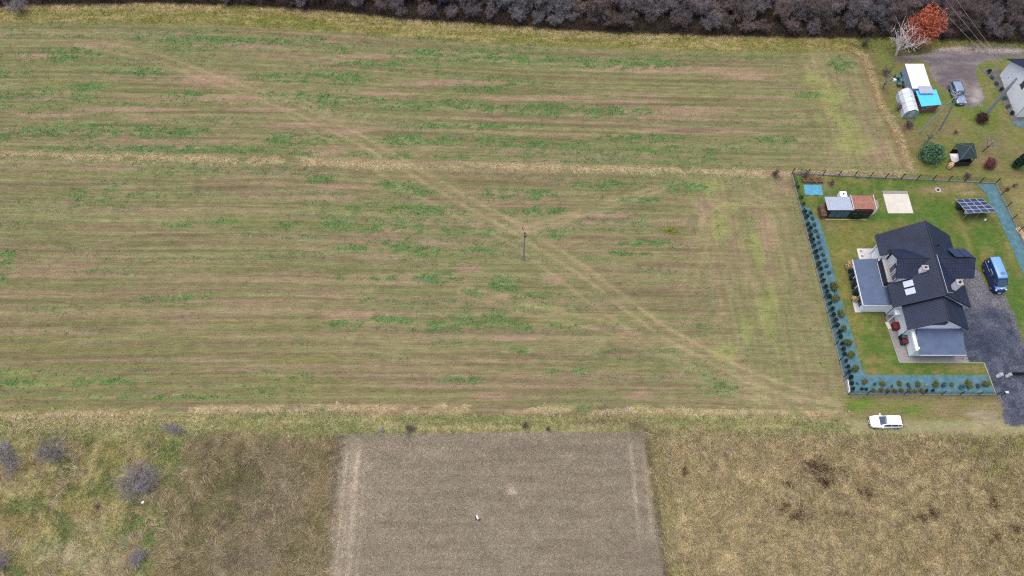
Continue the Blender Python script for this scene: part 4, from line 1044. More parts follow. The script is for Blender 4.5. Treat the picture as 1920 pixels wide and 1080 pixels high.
t = bush('rust_leaved_tree', 'tree still full of rust orange leaves at the edge of the thicket', 'tree', 1712, 84, (cr, rb[0], rb[1]), (.9, .9, 1.0), 0, pn=('crown', 'branches', 'twigs'))
gs = leafmesh('foliage', GREENL, 2600, 2.1, 1.9, 1.4, 1.25, .17, shell=.1, seed=4, lump=14)
bush('green_shrub', 'broad green shrub left of the dark pavilion', 'shrub', 1742, 296, (gs,), (1, 1.15, 1), .3, pn=('foliage',))
ps = leafmesh('foliage', PURP, 1400, 1.25, 1.05, .95, .85, .12, shell=.1, seed=5, lump=10)
bush('dark_red_shrub', 'round dark red shrub right of the dark pavilion', 'shrub', 1852, 312, (ps,), (1, 1, 1), 0, pn=('foliage',))
cs = leafmesh('foliage', CONI, 3600, 1.5, 1.5, 2.2, 2.1, .16, shell=.3, seed=6)
bush('dark_conifer', 'dark green conifer at the right edge beyond the fence', 'tree', 1908, 312, (cs,), (1, 1, 1), 0, pn=('foliage',))
bb_ = bare(15, 3.2, 1.8, 6, 5, 260, TRUNK, BUSHV, tw=.03, tl=.5, tr=.08, low=.25)
bush('young_bare_tree', 'small bare tree between the pavilion and the conifer', 'tree', 1842, 284, bb_, (1, 1, 1.1), 1.0)
bush('young_bare_tree', 'small bare tree standing over the green shrub', 'tree', 1738, 268, bb_, (.8, .8, 1), 2.5)
bush('young_bare_tree', 'dark bare sapling left of the green shed clutter', 'tree', 1656, 166, bb_, (.9, .9, 1.1), 4.0)
bsm = bare(25, 1.6, 1.3, 8, 8, 900, TRUNK, BARK_B, tw=.035, tl=.4, tr=.06, low=.1)
for (px_, py_, s_, lb) in ((1686, 205, .9, 'brown scrub beside the furrow left of the greenhouse'), (1700, 238, .9, 'brown scrub at the foot of the leaning double pole'), (1508, 330, .8, 'brown scrub at the upper left fence corner'), (1660, 140, 1.0, 'brown scrub left of the white roofed shed'),
                          (1810, 332, .7, 'brown scrub just above the top fence under the pavilion'), (1620, 86, .9, 'dark scrub at the top right corner of the big field'), (1900, 350, .5, 'dark low bush near the right edge above the teal strip'), (1888, 357, .45, 'dark clump between fence and conifer'),
                          (1452, 330, .8, 'tangled brown scrub at the right end of the upper balk'), (1558, 345, .6, 'brown dead plant beside the woodpile'), (768, 806, .8, 'small grey brown bush at the top edge of the bare field'), (985, 800, .6, 'low brown bush between the balk and the bare field'),
                          (1027, 806, .45, 'dark little shrub at the top edge of the bare field'), (184, 950, .45, 'tiny dark shrub left of the white litter'), (1790, 250, .45, 'dark little shrub between the double pole and the big pole')):
    bush('brown_scrub', lb, 'bush', px_, py_, bsm, (s_, s_, s_), random.uniform(0, 6), None)
t = bush('pole_base_ivy', 'dark brown creeper mound at the foot of the big concrete pole', 'bush', 1838, 226, bare(31, 1.3, 1.3, 14, 16, 2600, TRUNK, mat('dead_creeper', (74, 54, 50), .9, var=.3), tw=.06, tl=.35, tr=.07, low=.2), (1, 1, 1))
# shrubs of the cloth beds
th = leafmesh('foliage', THUJA, 420, .46, .46, .70, .66, .09, shell=.2, seed=11, lump=3)
left_row = [(1507 + (1599 - 1507) * ((i / 31) ** 1.0), 400 + (731 - 400) * (i / 31)) for i in range(32)]
def bedshrub(name, label, me, px, py, s, group=None):
    t = thing(name, label, 'shrub', at(px, py), random.uniform(0, 6.28), group); t.scale = s; link('foliage', me, t); return t
lx_ = np.interp([p[1] for p in left_row], [396, 456, 516, 569, 624, 672, 730], [1507, 1522.5, 1539.5, 1554.5, 1570.5, 1582.5, 1597])
for i, (a, (q_, b)) in enumerate(zip(lx_, left_row)):
    s_ = random.uniform(.85, 1.15)
    bedshrub('thuja', 'dark pointed thuja in the close row along the left fence', th, a + random.uniform(-.8, .8), b + random.uniform(-1, 1), (s_, s_, s_ * random.uniform(.85, 1.25)), 'thuja row along the left fence')
for i, (a, b) in enumerate(((1493, 352), (1500, 372), (1504, 384))): bedshrub('thuja', ('tiny dark thuja nearest the upper left fence corner', 'middle one of three tiny thujas on grass above the cloth bed', 'dark thuja just above the tip of the cloth bed')[i], th, a + 2, b, (.7, .7, .7))
bg = leafmesh('foliage', BLUEG, 420, .50, .42, .36, .38, .10, shell=.2, seed=12, lump=6)
ol = leafmesh('foliage', OLIVE, 700, .68, .60, .50, .5, .12, shell=.2, seed=13, lump=6)
bl = leafmesh('foliage', BALL, 420, .40, .40, .38, .38, .08, shell=.3, seed=14, lump=3)
for i in range(11):
    f = i / 10; bedshrub('blue_grey_shrub', 'soft blue grey shrub in the upper part of the inner row on the cloth bed', bg, 1517 + f * 34 + 1.5, 400 + f * 112, (.8, .95, .8), 'blue grey shrubs in the left bed')
for i, (a, b, s_) in enumerate(((1560, 540, 1.15), (1566, 563, 1.05), (1574, 590, 1.0), (1582, 617, .75), (1588, 643, .95), (1595, 668, .95), (1603, 694, .9))):
    bedshrub('olive_shrub', 'bushy olive green shrub, %s from the top of the seven in the left cloth bed' % ('first', 'second', 'third', 'fourth', 'fifth', 'sixth', 'last')[i], ol, a, b, (s_, s_ * 1.1, s_))
Z6 = lambda x_, y_: (1560 + x_ * .1771, 690 + y_ * .1771)
for i, (a, b, m_, s_) in enumerate(((265, 160, bg, .5), (340, 150, ol, .75), (450, 172, bg, .7), (530, 165, ol, .75), (625, 188, bg, .6), (710, 165, ol, .7), (805, 178, bg, .85), (895, 170, ol, .75), (990, 178, None, .5), (1080, 170, ol, .9), (1180, 182, bg, 1.0), (1255, 173, ol, .6), (1360, 195, bg, 1.1), (1425, 172, ol, 1.05), (1540, 190, bg, .9), (1615, 178, ol, .95))):
    px_, py_ = Z6(a, b)
    if m_ is None: m_ = leafmesh('foliage', LIME, 300, .5, .45, .36, .38, .1, shell=.2, seed=19)
    nm = 'olive_shrub' if m_ is ol else ('blue_grey_shrub' if m_ is bg else 'lime_shrub')
    lb = {'olive_shrub': 'olive spreading shrub', 'blue_grey_shrub': 'blue grey shrub', 'lime_shrub': 'lime green shrub'}[nm] + ' in the rear row of the lower bed, ' + ('first', 'second', 'third', 'fourth', 'fifth', 'sixth', 'seventh', 'eighth', 'ninth', 'tenth', 'eleventh', 'twelfth', 'thirteenth', 'fourteenth', 'fifteenth', 'last')[i] + ' from the left'
    bedshrub(nm, lb, m_, px_, py_ + 1, (s_ * 1.05, s_ * .9, s_ * .9))
for i, a in enumerate((430, 507, 577, 650, 720, 805, 868, 935)):
    px_, py_ = Z6(a, 240); bedshrub('ball_shrub', 'clipped brownish ball shrub in the front row of the lower bed, ' + ('first', 'second', 'third', 'fourth', 'fifth', 'sixth', 'seventh', 'last')[i] + ' from the left', bl, px_, py_ + 1, (random.uniform(.95, 1.15),) * 3)
for i, (a, b) in enumerate(((310, 230), (355, 230), (990, 243), (1060, 246))):
    px_, py_ = Z6(a, b); bedshrub('thuja', ('small dark thuja left of the ball shrubs, the outer one', 'small dark thuja right beside the first ball shrub', 'small dark thuja right after the last ball shrub', 'last small dark thuja at the right end of the front row')[i], th, px_, py_, (.7, .7, .6))

# ------------------------------------------------------------------ yard furniture
# garden shed: grey half and rusty half, woodpile, tank
S = thing('garden_shed', 'old shed with a grey and a rusty red sheet roof on the lawn', 'shed', (53, 62, 0))
sw = MB(); sw.bb(49.3, 56.0, 62.35, 62.45, 0, 2.1); sw.bb(49.3, 49.4, 62.45, 64.6, 0, 2.0); sw.bb(55.9, 56.0, 62.45, 64.6, 0, 2.0); sw.bb(49.4, 55.9, 64.5, 64.6, 0, 2.0); sw.build('plank_wall', WOODD, S)
def ribbed(name, m, x0, x1, y0, y1, z0, z1, parent, n=14, amp=.02):
    V = []; F = []
    for i in range(2 * n + 1):
        x_ = x0 + (x1 - x0) * i / (2 * n); o_ = amp if i % 2 else 0
        V += [(x_, y0, z0 + o_), (x_, y1, z1 + o_), (x_, y0, z0 + o_ - .03), (x_, y1, z1 + o_ - .03)]
    for i in range(2 * n):
        a = i * 4; b = a + 4; F += [(a, b, b + 1, a + 1), (a + 2, a + 3, b + 3, b + 2), (a, a + 2, b + 2, b), (a + 1, b + 1, b + 3, a + 3)]
    return MB().add(V, F).build(name, m, parent)
ribbed('grey_roof', ZINC, 48.8, 52.75, 62.4, 64.95, 2.25, 2.1, S); 
for y0_, y1_, z0_, z1_ in ((62.5, 63.72, 2.36, 2.30), (63.80, 65.1, 2.33, 2.24)): ribbed('rusty_roof', RUST, 52.85, 56.3, y0_, y1_, z0_, z1_, S, 16)
for xx in (52.82, 56.35): MB().box((xx, 63.8, 2.34), (.1, 2.75, .06)).build('edge_strip', PFRAME, S)
MB().box((54.6, 63.76, 2.37), (3.5, .07, .04)).build('joint_strip', WOODL, S)
for i in range(3): MB().bb(49.5 + i * 1.0, 50.4 + i * 1.0, 62.30, 62.34, .3, 1.9).build('teal_sheet', CLOTH, S)
iv = leafmesh('creeper', CONI, 1500, 2.0, .35, 1.0, 1.0, .12, shell=.1, seed=21); t = thing('climbing_plant', 'dark creeper covering the front wall under the rusty roof', 'climbing plant', (53.9, 62.1, 0)); link('foliage', iv, t)
t = thing('log_pile', 'dark split firewood piled at the left end of the shed', 'log pile', (48.7, 63.2, 0))
for i in range(9):
    for j in range(6): L(MB().bar((-.45, -.95 + i * .22 + (j % 2) * .08, .12 + j * .2), (.4 + random.uniform(-.1, .1), -.95 + i * .22 + (j % 2) * .08, .12 + j * .2), .1, n=6), 'log', LOG, t)
t = thing('log_pile', 'heap of brown offcuts above the blue tarpaulin', 'log pile', (48.4, 69.5, 0))
for i in range(70): 
    a = random.uniform(0, 3.1); c = Vector((random.uniform(-1.6, 1.6), random.uniform(-.5, .4), random.uniform(.06, .4))); d = Vector((math.cos(a) * .3, math.sin(a) * .3, random.uniform(-.1, .1))); L(MB().bar(c - d, c + d, random.uniform(.05, .1), n=5), 'log', LOG, t)
t = thing('water_tank', 'white square water tank behind the grey shed roof', 'water tank', (52.1, 65.6, 0))
MB().box((52.1, 65.75, 1.2), (1.05, 1.0, 1.0)).build('tank', WHITE, t); MB().bar((52.1, 65.75, 1.7), (52.1, 65.75, 1.76), .15, n=12).build('lid', BLACKP, t)
fr = MB()
for a in (-.5, .5):
    for b in (-.48, .48): fr.bar((52.1 + a, 65.75 + b, 0), (52.1 + a, 65.75 + b, 1.72), .025)
fr.box((52.1, 65.75, .65), (1.1, 1.05, .1)); fr.build('frame', ZINC, t)
sheet('ash_patch', A((1632, 372), (1645, 376), (1648, 386), (1642, 398), (1630, 408), (1615, 408), (1620, 396), (1634, 388)), .012, PAVE, .08, .4)
tag(MB().bb(49.1, 55.6, 61.95, 62.05, -.02, .12).build('timber_edging', WOODL), 'pale timber edging board in front of the shed', 'edging board')
# solar table (low edge away from the camera)
T_ = thing('solar_table', 'ground mounted table of eight dark solar modules on the lawn', 'solar panels', (72.2, 64, 0))
pTL, pTR, pBL, pBR = at(1792, 373.5, .7), at(1841.5, 371.5, .7), at(1814.5, 400, 2.3), at(1870, 397, 2.3)
nS = (pTR - pTL).cross(pBL - pTL).normalized(); nS = nS if nS.z > 0 else -nS
bil = lambda u_, v_: pTL.lerp(pTR, u_).lerp(pBL.lerp(pBR, u_), v_)
for r_ in range(2):
    for c in range(4):
        u0, u1, v0, v1 = c / 4 + .003, (c + 1) / 4 - .003, r_ / 2 + .006, (r_ + 1) / 2 - .006
        mo = MB().slab([bil(u0, v0), bil(u1, v0), bil(u1, v1), bil(u0, v1)], nS, .04).build('solar_module', PFRAME, T_)
        for hh_ in range(2):
            du = (u1 - u0) * .045; dv = (v1 - v0) * .035; vm0 = v0 + (v1 - v0) * hh_ / 2 + dv; vm1 = v0 + (v1 - v0) * (hh_ + 1) / 2 - dv * .6
            MB().slab([bil(u0 + du, vm0) + nS * .008, bil(u1 - du, vm0) + nS * .008, bil(u1 - du, vm1) + nS * .008, bil(u0 + du, vm1) + nS * .008], nS, .006).build('cells', PANEL, mo)
sf = MB()
for u_ in (.08, .5, .92):
    a, b = bil(u_, .08) - nS * .08, bil(u_, .92) - nS * .08; sf.bar(a, b, .04); sf.bar((a.x, a.y, 0), a, .04); sf.bar((b.x, b.y, 0), b, .04); sf.bar((a.x, a.y, .1), b, .03)
sf.build('support_frame', ZINC, T_)
for (a, b, lb, m_, s_) in ((71.6, 63.3, 'white inverter box under the raised edge of the solar panels', WHITE, .55), (70.6, 64.2, 'brown crate stored under the solar panels', WOODD, .8)):
    t = thing('storage_box', lb, 'box', (a, b, 0)); L(MB().box((0, 0, s_ / 2), (s_, s_ * .7, s_)), 'body', m_, t); L(MB().box((0, 0, s_ + .02), (s_ + .04, s_ * .7 + .04, .04)), 'lid', m_, t)
tag(MB().bar((74.2, 62.0, 0), (74.2, 62.0, .22), .16, .13, n=12).build('bucket', WHITE), 'small white bucket on the grass below the solar panels', 'bucket')
# bits along the house's west side
def bin_(name, label, cat, loc, m1, m2, s=(.6, .7, .95)):
    t = thing(name, label, cat, loc); L(MB().box((0, 0, s[2] / 2), s), 'body', m1, t); L(MB().box((0, 0, s[2] + .03), (s[0] + .06, s[1] + .06, .06)), 'lid', m2, t); return t
bin_('storage_bin', 'red covered box against the white wall by the door', 'box', (55.75, 43.6, 0), BINR, BINR, (.8, 1.0, .9))
bin_('wheelie_bin', 'green topped bin beside the garage wall', 'bin', (56.35, 41.9, 0), BLACKP, BING, (.7, .6, 1.0))
bin_('wheelie_bin', 'navy bin with a dark red lid beside the garage wall', 'bin', (56.35, 41.1, 0), BINB, BINR, (.7, .6, 1.0))
tag(MB().box((54.9, 43.9, .1), (.5, 1.1, .16), .2).build('paving_stack', CONC_L), 'pale paving stones on the path left of the red box', 'paving stones')
for (a, b, lb) in ((1588, 501, 'straw coloured ornamental grass tuft at the upper corner of the annex'), (1602, 564, 'straw coloured ornamental grass tuft at the lower corner of the annex')):
    t = thing('ornamental_grass', lb, 'ornamental grass', at(a, b)); link('foliage', leafmesh('foliage', STRAWM, 900, .6, .6, .5, .5, .2, shell=.1, seed=int(a)), t)
for i in range(7):
    f = (i + .5) / 7; a, b = 1590 + f * 12, 507 + f * 50
    bedshrub('low_shrub', 'low dark green shrub in the row against the annex wall', bg if i % 2 else th, a, b, (.8, .8, .6), 'shrub row against the annex')

# ------------------------------------------------------------------ vehicles
def loft(secs, cap=True):
    V = [p for s_ in secs for p in s_]; n = len(secs[0]); F = []
    for i in range(len(secs) - 1):
        for j in range(n):
            a = i * n + j; b = i * n + (j + 1) % n; F.append((a, b, b + n, a + n))
    if cap: F += [tuple(range(n - 1, -1, -1)), tuple(range((len(secs) - 1) * n, len(secs) * n))]
    return V, F
def subsurf(o, lv=1):
    md = o.modifiers.new('Subdivision', 'SUBSURF'); md.levels = lv; md.render_levels = lv
def car(name, label, cat, loc, rz, body, cabin, paint, glassx, wheelx, wr=.33, roofpaint=None, mirrorx=.75, sideglass=None, rearglass=True):
    t = thing(name, label, cat, loc, rz)
    secs = []
    for (x_, hw, zl, zb) in body:
        half = [(0, zl), (hw * .8, zl), (hw * .97, zl + .08), (hw, zl + .28 * (zb - zl)), (hw * 1.0, zl + .72 * (zb - zl)), (hw * .95, zb - .04), (hw * .80, zb + .01), (0, zb + .035)]
        secs.append([(x_, y_, z_) for y_, z_ in half] + [(x_, -y_, z_) for y_, z_ in half[-2:0:-1]])
    o = L(MB().add(*loft(secs)), 'body', paint, t, True); subsurf(o)
    secs = []
    for (x_, hb, zb, hr, zr) in cabin:
        half = [(0, zb - .1), (hb, zb - .1), (hb, zb), (hb * .45 + hr * .55, zb + .55 * (zr - zb)), (hr, zr - .05 * min(1, (zr - zb) * 3)), (hr * .82, zr), (0, zr + .03)]
        secs.append([(x_, y_, z_) for y_, z_ in half] + [(x_, -y_, z_) for y_, z_ in half[-2:0:-1]])
    o = L(MB().add(*loft(secs)), 'cabin', roofpaint or paint, t, True); subsurf(o)
    cx = np.array([c[0] for c in cabin]); cv = np.array(cabin)
    def at_c(x_): return [float(np.interp(x_, cx, cv[:, i])) for i in range(1, 5)]
    # windscreen and rear window
    def topglass(xa_, xb_, nm, off=.035):
        V = []; n_ = 6
        for i in range(n_ + 1):
            x_ = xa_ + (xb_ - xa_) * i / n_; hb, zb, hr, zr = at_c(x_)
            for j in range(-3, 4): V.append((x_, j / 3 * hr * .86, zr + off + .02 - .02 * abs(j / 3) ** 2))
        F = [(i * 7 + j, i * 7 + j + 1, (i + 1) * 7 + j + 1, (i + 1) * 7 + j) for i in range(n_) for j in range(6)]
        return L(MB().add(V, F), nm, GLASS, t, True)
    topglass(glassx[0], glassx[1], 'windscreen')
    if rearglass: topglass(glassx[2], glassx[3], 'rear_window', .03)
    for s_ in (-1, 1):
        for (xa_, xb_) in (sideglass or []):
            V = []; n_ = 5
            for i in range(n_ + 1):
                x_ = xa_ + (xb_ - xa_) * i / n_; hb, zb, hr, zr = at_c(x_)
                for f in (.12, .5, .86): V.append((x_, s_ * ((hb + (hr - hb) * f) + .02), zb + (zr - zb) * f))
            F = [(i * 3 + j, i * 3 + j + 1, (i + 1) * 3 + j + 1, (i + 1) * 3 + j) for i in range(n_) for j in range(2)]
            L(MB().add(V, F), 'side_window', GLASS, t)
        hb, zb, hr, zr = at_c(mirrorx)
        L(MB().box((mirrorx + .05, s_ * (hb + .14), zb + .1), (.14, .2, .13)), 'mirror', roofpaint or paint, t)
        for x_ in wheelx:
            hw = float(np.interp(x_, [b[0] for b in body], [b[1] for b in body]))
            w_ = L(MB().bar((x_, s_ * (hw - .2), wr), (x_, s_ * (hw + .015), wr), wr, n=20), 'wheel', RUBBER, t)
            MB().bar((x_, s_ * (hw + .016), wr), (x_, s_ * (hw + .03), wr), wr * .62, n=14).build('rim', RIM, w_, world_space=False)
        xf, hf, zl, zb = body[-2]
        L(MB().box((xf - .02, s_ * (hf * .82), zb - .06), (.22, .26, .12), s_ * -.5), 'headlight', LAMP, t)
        xr, hr_, zl, zb = body[1]
        L(MB().box((xr - .06, s_ * hr_ * .9, zb - .1), (.12, .2, .2)), 'tail_light', REDL, t)
    xf, hf, zl, zb = body[-1]
    L(MB().box((xf - .02, 0, zl + .16), (.1, hf * 1.5, .12)), 'grille', BLACKP, t)
    L(MB().box((xf + .04, 0, zl + .05), (.03, .5, .1)), 'number_plate', WHITE, t)
    return t
hb_body = [(-2.18, .60, .40, .86), (-2.08, .80, .30, 1.0), (-1.7, .88, .22, 1.03), (-.6, .9, .2, 1.0), (.6, .9, .2, .98), (1.25, .89, .22, .95), (1.75, .84, .24, .86), (2.05, .72, .28, .76), (2.17, .52, .36, .66)]
hb_cab = [(-2.1, .74, 1.0, .66, 1.02), (-1.78, .8, 1.02, .66, 1.44), (-1.2, .83, 1.0, .64, 1.5), (-.4, .84, 1.0, .64, 1.54), (.15, .83, .98, .62, 1.5), (.45, .82, .97, .62, 1.36), (1.05, .78, .93, .70, .97)]
car('white_hatchback', 'white hatchback parked on the grass below the lower fence', 'car', (51.05, 29.35, 0), math.pi, hb_body, hb_cab, CARW, (.22, 1.0, -2.08, -1.85), (-1.35, 1.35), sideglass=[(-1.75, -1.35), (-1.28, -.4), (-.32, .55)])
suv_body = [(-2.3, .66, .45, .95), (-2.2, .84, .34, 1.08), (-1.8, .9, .28, 1.1), (-.6, .92, .26, 1.08), (.6, .92, .26, 1.06), (1.3, .91, .28, 1.03), (1.85, .86, .3, .96), (2.15, .78, .34, .88), (2.28, .6, .42, .76)]
suv_cab = [(-2.26, .8, 1.08, .7, 1.1), (-2.0, .84, 1.08, .7, 1.56), (-1.2, .86, 1.08, .69, 1.64), (-.3, .86, 1.06, .69, 1.66), (.2, .85, 1.05, .67, 1.62), (.5, .84, 1.04, .67, 1.46), (1.05, .8, 1.02, .72, 1.05)]
car('grey_estate_car', 'blue grey car parked on the dirt track behind the double pole', 'car', (76.25, 87.0, 0), -math.pi / 2 + .03, suv_body, suv_cab, CARG, (.25, 1.0, -2.24, -2.04), (-1.4, 1.4), wr=.35, sideglass=[(-1.95, -1.4), (-1.3, -.4), (-.32, .6)])
van_body = [(-2.62, .86, .42, 1.30), (-2.55, .97, .36, 1.36), (-1.8, 1.0, .3, 1.36), (0, 1.0, .3, 1.34), (1.2, 1.0, .3, 1.32), (1.8, .98, .3, 1.24), (2.3, .9, .32, 1.06), (2.52, .76, .38, .88)]
van_cab = [(-2.6, .92, 1.30, .80, 2.26), (-2.5, .98, 1.34, .80, 2.38), (-1, .99, 1.34, .80, 2.42), (.7, .99, 1.33, .80, 2.40), (1.05, .98, 1.32, .80, 2.30), (1.3, .97, 1.30, .80, 2.04), (2.0, .92, 1.2, .84, 1.24)]
v = car('blue_van', 'blue panel van with a light blue roof parked right of the house', 'van', (72.3, 51.55, 0), -math.pi / 2 + .06, van_body, van_cab, VANB, (1.22, 1.95, 0, 0), (-1.35, 1.65), wr=.35, sideglass=[(.75, 1.5)], rearglass=False, mirrorx=1.6)
rfv = MB(); rfv.add(*loft([[(x_, y_, z_) for y_, z_ in ((-.80, zr - .04), (-.66, zr + .05), (0, zr + .085), (.66, zr + .05), (.80, zr - .04), (0, zr - .06))] for x_, zr in ((-2.56, 2.30), (-2.45, 2.38), (-1, 2.42), (.7, 2.40), (1.03, 2.31))]))
L(rfv, 'roof_panel', VANT, v, True)
L(MB().box((2.0, 0, 1.2), (.5, 1.5, .04), 0, ('Y', .42)), 'bonnet_panel', VANT, v); L(MB().box((2.18, 0, 1.165), (.1, .22, .03), 0, ('Y', .42)), 'bonnet_badge', WHITE, v)
for k_ in range(4): L(MB().box((.1 + k_ * .13, .1, 2.53), (.05, .7, .03)), 'roof_vent', mat('vent_grey', (96, 130, 160), .5) if k_ == 0 else bpy.data.materials['vent_grey'], v)
L(MB().box((-.35, -.985, 1.72), (.95, .03, .5)), 'side_window_frame', PFRAME, v); L(MB().box((-.35, -1.0, 1.72), (.8, .03, .38)), 'side_window', GLASS, v)
L(MB().bar((-2.0, -.94, 1.95), (-2.0, -.99, 1.93), .14, n=12), 'side_badge', WHITE, v); L(MB().box((-1.5, -.99, 1.42), (1.8, .025, .05)), 'side_strip', PFRAME, v)
v_ = v

# ------------------------------------------------------------------ upper right plot
B1 = thing('white_roof_shed', 'long shed with a white sheet roof beside the dirt track', 'shed', (70, 89, 0))
zz = 2.4; c = [at(1694.4, 120, zz), at(1727.2, 117, zz), at(1750, 168, zz - .1), at(1712, 163, zz - .1)]
x0_, x1_ = (c[0].x + c[3].x) / 2, (c[1].x + c[2].x) / 2
MB().bb(x0_ + .12, x1_ - .1, 86.6, c[0].y - .1, 0, zz - .12).build('wall', ZINC, B1)
for i in range(5): 
    y0_ = 86.55 + i * (c[0].y - 86.5) / 5; y1_ = y0_ + (c[0].y - 86.5) / 5 - .012; MB().bb(x0_, x1_, y0_, y1_, zz - .11, zz + random.uniform(0, .01)).build('roof_sheet', WSHEET, B1)
MB().bb(x0_ + .95, x1_ + .1, 85.4, 87.0, zz + .03, zz + .08).build('grey_roof_sheet', ZINC, B1)
B2 = thing('blue_roof_shed', 'small board shed under a bright blue roof', 'shed', (70.2, 83, 0))
c = [at(1717, 170, 2.2), at(1755.5, 168, 2.2), at(1765.5, 196, 2.0), at(1728, 199.5, 2.0)]
MB().slab([c[3], c[2], c[1], c[0]], (0, 0, 1), .07).build('roof', CYAN, B2)
MB().bb(c[3].x + .25, c[2].x - .3, c[3].y + .35, c[0].y - .15, 0, 1.92).build('wall', BRICKM, B2)
w_ = MB().bb(69.2, 69.9, c[3].y + .29, c[3].y + .34, .8, 1.5).build('window', PFRAME, B2); MB().bb(69.27, 69.83, c[3].y + .26, c[3].y + .285, .87, 1.43).build('pane', GLASS, w_)
G_ = thing('greenhouse', 'white film greenhouse beside the blue roofed shed', 'greenhouse', (67.2, 84, 0))
gx0, gx1, gy0, gy1 = 65.85, 68.25, 82.2, 86.9
arc = [(0, 0), (.0, 1.1), (.32, 1.75), (1.2, 2.2), (2.08, 1.75), (2.4, 1.1), (2.4, 0)]
arc = [(a * (gx1 - gx0) / 2.4, b) for a, b in arc]
for i in range(5):
    y0_ = gy0 + i * (gy1 - gy0) / 5; y1_ = y0_ + (gy1 - gy0) / 5 - .02
    V = []; 
    for yy in (y0_, y1_): V += [(gx0 + a, yy, b) for a, b in arc]
    V += [(gx0 + a * .985 + .02, yy, b - .03) for yy in (y0_, y1_) for a, b in arc]
    F = [(j, j + 1, 8 + j, 7 + j) for j in range(6)] + [(14 + j, 21 + j, 22 + j, 15 + j) for j in range(6)]
    MB().add(V, F).build('film_panel', POLY, G_)
fr = MB()
for i in range(6):
    yy = gy0 + i * (gy1 - gy0) / 5 - .01
    for (a, b), (c_1, d_) in zip(arc[:-1], arc[1:]): fr.bar((gx0 + a, yy, b + .02), (gx0 + c_1, yy, d_ + .02), .035, n=4)
fr.build('hoop', PFRAME, G_)
for yy in (gy0 + .03, gy1 - .03): MB().slab([(gx0 + a, yy, b) for a, b in arc], (0, 1, 0), .02).build('end_wall', mat('dull_film', (142, 158, 156), .4, var=.1), G_)
MB().bb(gx0 + .8, gx0 + 1.6, gy0 - .03, gy0 + .0, .1, 1.7).build('door', PFRAME, G_)
for (a, b, s_, m_, lb) in ((1680, 145, .8, BING, 'green barrel left of the white roofed shed'), (1688, 152, .7, CLOTH, 'teal crate beside the wall of the white roofed shed'), (1676, 149, .4, WHITE, 'small white bucket at the far left of the shed clutter'), (1694, 161, .5, BINR, 'dark red crate above the greenhouse'), (1689, 140, .6, WOODD, 'dark brown crate at the wall of the white roofed shed'), (1684, 158, .6, BING, 'green drum lowest in the shed clutter')):
    bin_('yard_container', lb, 'container', at(a, b + 3), m_, m_, (s_, s_, s_))
# second house: only its left gable end is in the picture
H2 = thing('gabled_house', 'white rendered house with a dark roof cut by the right photo edge', 'house', (89, 87, 0))
hx0, hx1, hy0, hy1 = 85.2, 97.0, 82.4, 91.7; ze, yr = 3.5, 87.05; zr_ = ze + (yr - hy0) * .60
hw_ = MB(); hw_.slab([(hx0, hy0, 0), (hx0, hy1, 0), (hx0, hy1, ze), (hx0, yr, zr_), (hx0, hy0, ze)], (-1, 0, 0), .3)
hw_.bb(hx0 + .3, hx1, hy0, hy0 + .3, 0, ze); hw_.bb(hx0 + .3, hx1, hy1 - .3, hy1, 0, ze); hw_.bb(hx1 - .3, hx1, hy0 + .3, hy1 - .3, 0, ze); hw_.build('wall', WHITE, H2)
slope((hx0 - .5, hy1 + .6, ze - .25), (hx1, hy1 + .6, ze - .25), (hx0 - .5, yr, zr_ + .15), 'roof_slope', ROOF, H2); slope((hx0 - .0, hy0 - .1, ze + .08), (hx1, hy0 - .1, ze + .08), (hx0 - .0, yr, zr_ + .14), 'roof_slope', WHITE if False else ROOF, H2)
w_ = MB().bb(hx0 - .05, hx0 - .01, 85.5, 86.5, 3.3, 5.0).build('window', mat('brown_frame', (70, 36, 34), .6), H2); MB().bb(hx0 - .07, hx0 - .051, 85.62, 86.38, 3.45, 4.85).build('pane', GLASS, w_)
MB().bar((hx0 - .05, hy0 + .05, 0), (hx0 - .05, hy0 + .05, ze), .05).build('downpipe', ZINC, H2)
sheet('house_gravel_strip', A((1838, 127), (1872, 128), (1874, 142), (1910, 222), (1945, 222), (1945, 242), (1905, 238), (1893, 222), (1880, 190), (1862, 150), (1848, 140)), .012, mat('dark_bed', (84, 78, 76), .95, scale=1.5, rgb2=(112, 104, 98), bump=.5), .08, .5)
for i, (a, b) in enumerate(((1853, 136), (1860, 146), (1868, 158), (1875, 170), (1882, 185), (1888, 200), (1895, 214))): bedshrub('low_shrub', 'dark low shrub in the bed along the white gable wall', bg if i % 3 else th, a, b, (1.1, 1.1, .8), 'shrubs along the white gable wall')
sheet('pond_liner', A((1898, 228), (1935, 226), (1935, 240), (1906, 237)), .03, CLOTH, lab='teal sheet lying at the lower corner of the white gabled house', cat='sheet')
